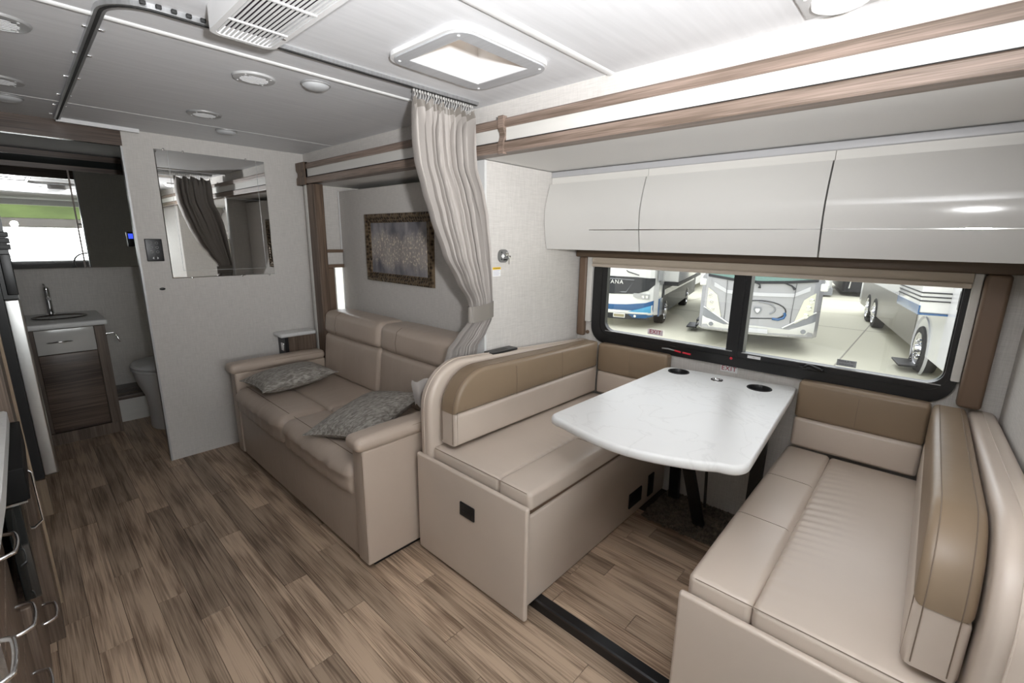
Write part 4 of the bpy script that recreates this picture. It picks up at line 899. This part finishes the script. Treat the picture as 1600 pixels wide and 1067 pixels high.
def fx(y, hw=1.23, bow=.22): u = abs(y)/hw; return bow*u*u+.22*max(0, u-.86)/.14*max(0, u-.86)/.14
def coach(name, label, O, ang, L_, paint, zt=2.3, zb=-.55, hw=1.23):
    t = thing(name, (O[0], O[1], GZ), label, 'motorhome', None, ang)
    def lp(p): return (p[0], p[1], p[2]-GZ)
    def mk(n_, g, m, par=None): g.v = [lp(p) for p in g.v]; o = make(n_, g, m, par or t, local=True); return o
    ysn = [-hw+2*hw*i/24 for i in range(25)]
    plan = [(fx(y), y) for y in ysn]+[(L_, hw), (L_, -hw)]
    g = G(); lv = [(zb, .08), (zb+.05, .02), (zb+.2, 0), (.7, 0), (1.3, .10), (zt, .30)]
    n = len(plan); vs = []
    for z, sh_ in lv:
        for i, (x, y) in enumerate(plan): vs.append((x+(sh_ if i < 25 else 0), y*(1-.0*sh_), z))
    g.add(vs, [(i*n+k, i*n+(k+1) % n, (i+1)*n+(k+1) % n, (i+1)*n+k) for i in range(len(lv)-1) for k in range(n)], False); g.add(vs, [tuple(range(n)), tuple(range((len(lv)-1)*n, len(lv)*n))])
    mk('body', g, paint); return t, mk
def shift(z): return 0 if -.35 < z < .7 else (.1*(z-.7)/.6 if z >= .7 else .08*(-.35-z)/.2)
def patch(rows, th=.012, n=14):
    """rows: [(y, zlo, zhi)] left to right across the curved front"""
    g = G(); ys_ = [r_[0] for r_ in rows]
    def at(y):
        for a, b in zip(rows, rows[1:]):
            if min(a[0], b[0])-1e-9 <= y <= max(a[0], b[0])+1e-9:
                t = (y-a[0])/(b[0]-a[0]) if b[0] != a[0] else 0; return a[1]+(b[1]-a[1])*t, a[2]+(b[2]-a[2])*t
        return rows[-1][1:]
    pts = sorted(set(ys_+[ys_[0]+(ys_[-1]-ys_[0])*i/n for i in range(n+1)]), reverse=ys_[0] > ys_[-1]); m = 4; vs = []
    for y in pts:
        lo, hi = at(y)
        for j in range(m+1):
            z = lo+(hi-lo)*j/m; vs.append((fx(y)+shift(z)-th, y, z))
    k = len(pts); g.add(vs, [(i*(m+1)+j, (i+1)*(m+1)+j, (i+1)*(m+1)+j+1, i*(m+1)+j+1) for i in range(k-1) for j in range(m)], True)
    back = [(x+th+.02, y, z) for x, y, z in vs]; o_ = len(vs); rim = [i*(m+1) for i in range(k)]+[(k-1)*(m+1)+j for j in range(1, m+1)]+[i*(m+1)+m for i in range(k-2, -1, -1)]+[j for j in range(m-1, 0, -1)]
    allv = vs+back; g.add(allv, [(rim[i], rim[(i+1) % len(rim)], rim[(i+1) % len(rim)]+o_, rim[i]+o_) for i in range(len(rim))]); return g
def fline(pts, r=.012, out=.012): return G().tube([(fx(y)+shift(z)-out, y, z) for y, z in pts], r, 6)
def wheel(mk, x, y, r=.42, s=1):
    w = mk('wheel', G().lathe((x, y, GZ+r), [(r-.15, .0), (r-.03, .01*s), (r, -.05*s), (r, -.25*s), (r-.1, -.28*s)], 24, 'y'), TYRE)
    mk('rim', G().lathe((x, y, GZ+r), [(.001, .06*s), (.07, .06*s), (.09, .01*s), (r-.16, .0), (r-.14, .02*s)], 20, 'y'), CHROME)
    for k in range(8): a = 2*math.pi*k/8; mk('lug_nut', G().lathe((x+.17*math.cos(a), y, GZ+r+.17*math.sin(a)), [(.022, 0), (.02, .05*s), (.001, .055*s)], 6, 'y'), CHROME)
# silver coach in the middle
t, mk = coach('motorhome', 'silver motorhome facing the window with green windscreen and oval swoosh', (11.17, 2.78), .264, 9, PSIL)
mk('windscreen', patch([(1.08, .78, 1.9), (.5, .70, 1.95), (0, .68, 1.95), (-.5, .70, 1.95), (-1.08, .76, 1.9)], .02), WSG)
mk('wiper_cowl', patch([(1.10, .72, .78), (.5, .645, .705), (0, .62, .68), (-.5, .645, .705), (-1.08, .70, .76)], .03), PDK)
mk('upper_band', patch([(.95, .50, .60), (.66, .36, .44), (0, .345, .42), (-.66, .36, .44), (-.95, .50, .60)], .016), PSIL2)
mk('chin_bumper', patch([(1.14, -.5, -.22), (.66, -.52, -.36), (0, -.53, -.32), (-.66, -.52, -.36), (-1.14, -.5, -.16)], .03), PW)
mk('cheek_stripe', patch([(1.14, -.22, -.02), (.9, -.30, -.14), (.6, -.36, -.30)], .022), PGR); mk('cheek_stripe', patch([(-1.14, -.16, .02), (-.9, -.26, -.10), (-.55, -.34, -.30)], .022), PGR)
mk('cheek_line', fline([(1.13, .0), (.9, -.12), (.55, -.33)], .016, .024), PW); mk('cheek_line', fline([(-1.13, .04), (-.9, -.08), (-.52, -.33)], .016, .024), PW)
for s in (1, -1):
    hl = mk('headlamp', patch([(s*1.07, .0, .46), (s*.98, -.06, .40), (s*.86, -.14, .30), (s*.74, -.22, -.16)], .026), LAMPY)
    for y, z in ((1.0, .29), (.965, .13), (.93, -.04)): mk('lamp_lens', G().lathe((fx(y)-.028, s*y, z), [(.062, .004), (.058, -.006), (.04, -.012), (.001, -.004)], 18, 'x'), CHROME)
    mk('panel_seam', fline([(s*.68, .66), (s*.66, .0), (s*.665, -.52)], .005, .034), PDK)
    mk('fog_lamp', G().lathe((fx(.93)-.03, s*.93, -.385), [(.05, .0), (.045, -.012), (.001, -.01)], 16, 'x'), PGR)
    mk('mirror_arm', G().tube([(.35, s*1.1, .9), (.1, s*1.22, .72), (.0, s*1.25, .62)], .02), PW); mk('mirror_head', G().rbox(-.06, .06, s*1.18-.07, s*1.18+.07, .52, .68, .03, 2), PW)
mk('swoosh', fline([(.45+.0, .05)]+[(-.05-.5*math.sin(math.radians(a)), .03+.22*math.cos(math.radians(a))+.0) for a in range(-60, 150, 15)]+[(.2, -.17)], .013, .012), PDK)
mk('swoosh', fline([(.0-.34*math.sin(math.radians(a)), .07+.15*math.cos(math.radians(a))) for a in range(0, 150, 15)], .016, .012), PGR)
mk('swoosh', fline([(-.30, -.14), (-.42, -.15), (-.52, -.11), (-.545, -.04), (-.52, .01)], .03, .008), PBL)
mk('emblem', G().prism([(-.07, .10), (.07, .10), (.085, .04), (.045, -.03), (0, -.06), (-.045, -.03), (-.085, .04)], 'x', -.02, .01), PGR); mk('emblem_inner', G().prism([(-.04, .07), (.04, .07), (.05, .035), (.025, -.01), (0, -.03), (-.025, -.01), (-.05, .035)], 'x', -.026, -.018), PW)
mk('number_plate', G().rbox(-.05, -.035, -.25, .25, -.48, -.38, .01, 2), PSIL2)
for y0, y1 in ((.25, .02), (-.30, -.66)): mk('wiper', G().tube([(-.03+fx(y1), y1, .53), (-.05+fx(y1), y1*.9, .60), (.02, y0+.25, .82)], [.03, .016, .01]), PDK)
mk('entry_step', G().rbox(2.0, 2.6, 1.18, 1.43, -.65, -.61, .01, 2), BLKMET); mk('entry_step', G().rbox(1.85, 2.6, 1.40, 1.66, -.83, -.79, .01, 2), BLKMET); mk('step_strut', G().tube([(2.05, 1.2, -.62), (2.05, 1.44, -.80), (2.05, 1.40, -.63)], .018), BLKMET); wheel(mk, 4.0, 1.22); wheel(mk, 4.0, -1.22, s=-1)
# blue and white coach at left
t, mk = coach('motorhome', 'white and blue motorhome with black grille at left of the window', (11.5, 6.7), .25, 8.6, PW)
mk('windscreen', patch([(1.1, 1.0, 1.9), (0, .95, 1.95), (-1.1, 1.0, 1.9)], .02), DARKGLASS)
mk('grille', patch([(1.12, .22, .52), (.8, .07, .52), (0, .03, .53), (-.7, .06, .52), (-1.0, .16, .50), (-1.15, .32, .50)], .02), PDK)
mk('grille_frame', fline([(.7, .45), (0, .46), (-.62, .44), (-.42, .10), (.42, .09), (.7, .45)], .012, .026), PGR)
mk('blue_band', patch([(1.12, -.52, -.18), (0, -.50, -.27), (-.45, -.50, -.25), (-.62, -.64, -.23), (-.95, -.64, -.19), (-1.15, -.58, -.12)], .02), PBL); mk('blue_wing', patch([(-.45, -.49, -.47), (-.8, -.49, -.36), (-1.1, -.47, -.26)], .03), PBL2)
mk('bumper', patch([(1.1, -.68, -.50), (0, -.70, -.49), (-.75, -.69, -.50), (-1.05, -.69, -.63)], .015), PDK)
mk('headlamp', patch([(-.62, -.01, .08), (-.74, -.07, .075), (-1.05, -.09, .05)], .03), SATIN)
for y in (.88, .98): mk('lamp_lens', G().lathe((fx(y)-.035, -y, -.015), [(.042, .004), (.036, -.008), (.001, -.004)], 16, 'x'), CHROME)
mk('number_plate', G().rbox(-.045, -.025, -.44, -.10, -.63, -.51, .01, 2), PW); mk('plate_field', G().box(-.05, -.044, -.42, -.12, -.61, -.53), mat('plate_brown', (.25, .22, .12), .5)); mk('fog_lamp', G().lathe((fx(.68)-.03, -.70, -.57), [(.04, 0), (.035, -.012), (.001, -.012)], 14, 'x'), CHROME)
text('VENTANA', .16, PW, t, basis((-.03, .075, .37-GZ), (0, -1, 0), (0, 0, 1)), local=True, ext=.004, spacing=1.15)
mk('wiper', G().tube([(.05, -.35, .72), (0, -.45, .66), (.0, -.75, .58)], .014), PDK)
mk('cab_window', G().box(.25, .9, -1.245, -1.225, .40, 1.3), PGR); mk('lower_side', G().box(1.0, 8.6, -1.25, -1.22, -.62, .28), PDK); mk('blue_flash', G().box(.55, 1.0, -1.255, -1.22, -.6, -.1), PBL); mk('side_stripe', G().box(1.2, 8.0, -1.262, -1.225, -.05, .12), PSIL)
mk('slide_box', G().rbox(1.2, 6.6, -1.62, -1.2, .34, 2.0, .03, 2), PW); mk('slide_edge', G().box(1.15, 6.65, -1.63, -1.2, .24, .34), PDK); wheel(mk, 1.55, -1.24, .42, -1); wheel(mk, 6.2, -1.24, .42, -1)
# long coach at the right, side on
t, mk = coach('motorhome', 'long silver motorhome side-on at right with blue stripes and fold-out steps', (9.9, -1.70), .207, 11.5, PW, hw=1.23)
yl = 1.235
mk('lower_side', G().box(2.95, 11.0, yl-.01, yl+.012, -.56, .30), mat('coach_shaded_silver', (.17, .16, .14), .3, .3)); mk('mid_swoosh', G().prism([(1.2, .30), (3.4, .30), (5.5, .62), (5.5, .78), (2.6, .72), (1.2, .50)], 'y', yl-.01, yl+.02), PGR)  # dark reflection and shading on the lower side are put into its grey-brown colour
mk('slide_box', G().rbox(.95, 2.75, yl-.02, yl+.40, .36, 2.0, .03, 2), PW)
for i, z in enumerate((.56, .63, .70)): mk('stripe', G().box(.94, 2.76, yl+.40, yl+.408, z, z+.022), PDK)
mk('blue_stripe', G().box(.94, 2.76, yl+.39, yl+.410, .36, .49), PBL); mk('slide_edge', G().box(.94, 2.76, yl, yl+.405, .33, .36), PBL); [mk('front_stripe', G().box(.935, .95, yl, yl+.40, z, z+.022), PDK) for z in (.56, .63, .70)]
mk('door', G().box(.35, 1.0, yl-.01, yl+.015, -.5, 1.7), PSIL2); mk('door_handle', G().box(.45, .52, yl+.01, yl+.03, .5, .8), BLACK); mk('marker_lamp', G().box(.05, .18, yl, yl+.03, .66, .74), mat('amber', (.9, .25, .02), .4))
mk('wheel_arch', G().lathe((2.3, yl-.03, GZ+.50), [(.52, 0), (.60, .05), (.60, .0)], 28, 'y'), PSIL2); wheel(mk, 2.3, yl+.02, .46, 1); wheel(mk, 7.9, yl+.02, .45, 1); wheel(mk, 9.2, yl+.02, .45, 1)
for a, b, z in ((1.02, 1.27, -.62), (1.27, 1.56, -.80)):
    mk('entry_step', G().rbox(2.0, 2.7, a, b, z-.03, z+.01, .01, 2), BLKMET)
for x in (2.06, 2.64): mk('step_strut', G().tube([(x, 1.06, -.62), (x, 1.30, -.80), (x, 1.25, -.62)], .018), BLKMET)
# far trailers and hedge
t, mk = coach('motorhome', 'distant white motorhome between the silver and the long coach', (25.6, 4.6), .2, 7, PW, zb=-.7); mk('skirt', G().box(-.05, 7, -1.26, 1.26, -.86, -.55), PGR)
t, mk = coach('motorhome', 'distant dark coach beside the white one', (27, 1.9), .2, 7, PDK, zb=-.75)
mk('chrome_line', G().tube([(-.1, 1.0, -.55), (-.1, .95, .0), (-.1, -1.0, .05)], .04), CHROME)
t, mk = coach('motorhome', 'distant pale coach beyond the blue and white one', (22.5, 9.9), .2, 7, PSIL2, zb=-.6)
hd = thing('grass_bank', (3, -22, GZ), 'grassy bank with trees seen through the cab windscreen in mirrors', 'bank')
make('grass', G().prism([(-30, GZ), (-12, GZ), (-22, 4.0), (-30, 4.2)], 'x', -25, 30), mat('grass', (.10, .135, .04), .9, tone=((.6, .6, .6), .7, 1.3)), hd)
def hedge():
    g = G(); rr = random.Random(5)
    for i in range(26):
        x = -24+i*2.1; r = rr.uniform(1.4, 2.2); g.lathe((x, -23, 3.6), [(.01, 0)]+[(r*math.sin(math.pi*k/6)*rr.uniform(.85, 1.15), 2.6*(1-math.cos(math.pi*k/6))) for k in range(1, 6)]+[(.01, 5.2)], 9)
    return g
make('trees', hedge(), mat('foliage', (.03, .07, .03), .9, tone=((3, 3, 3), .5, 1.5)), hd)['kind'] = 'stuff'
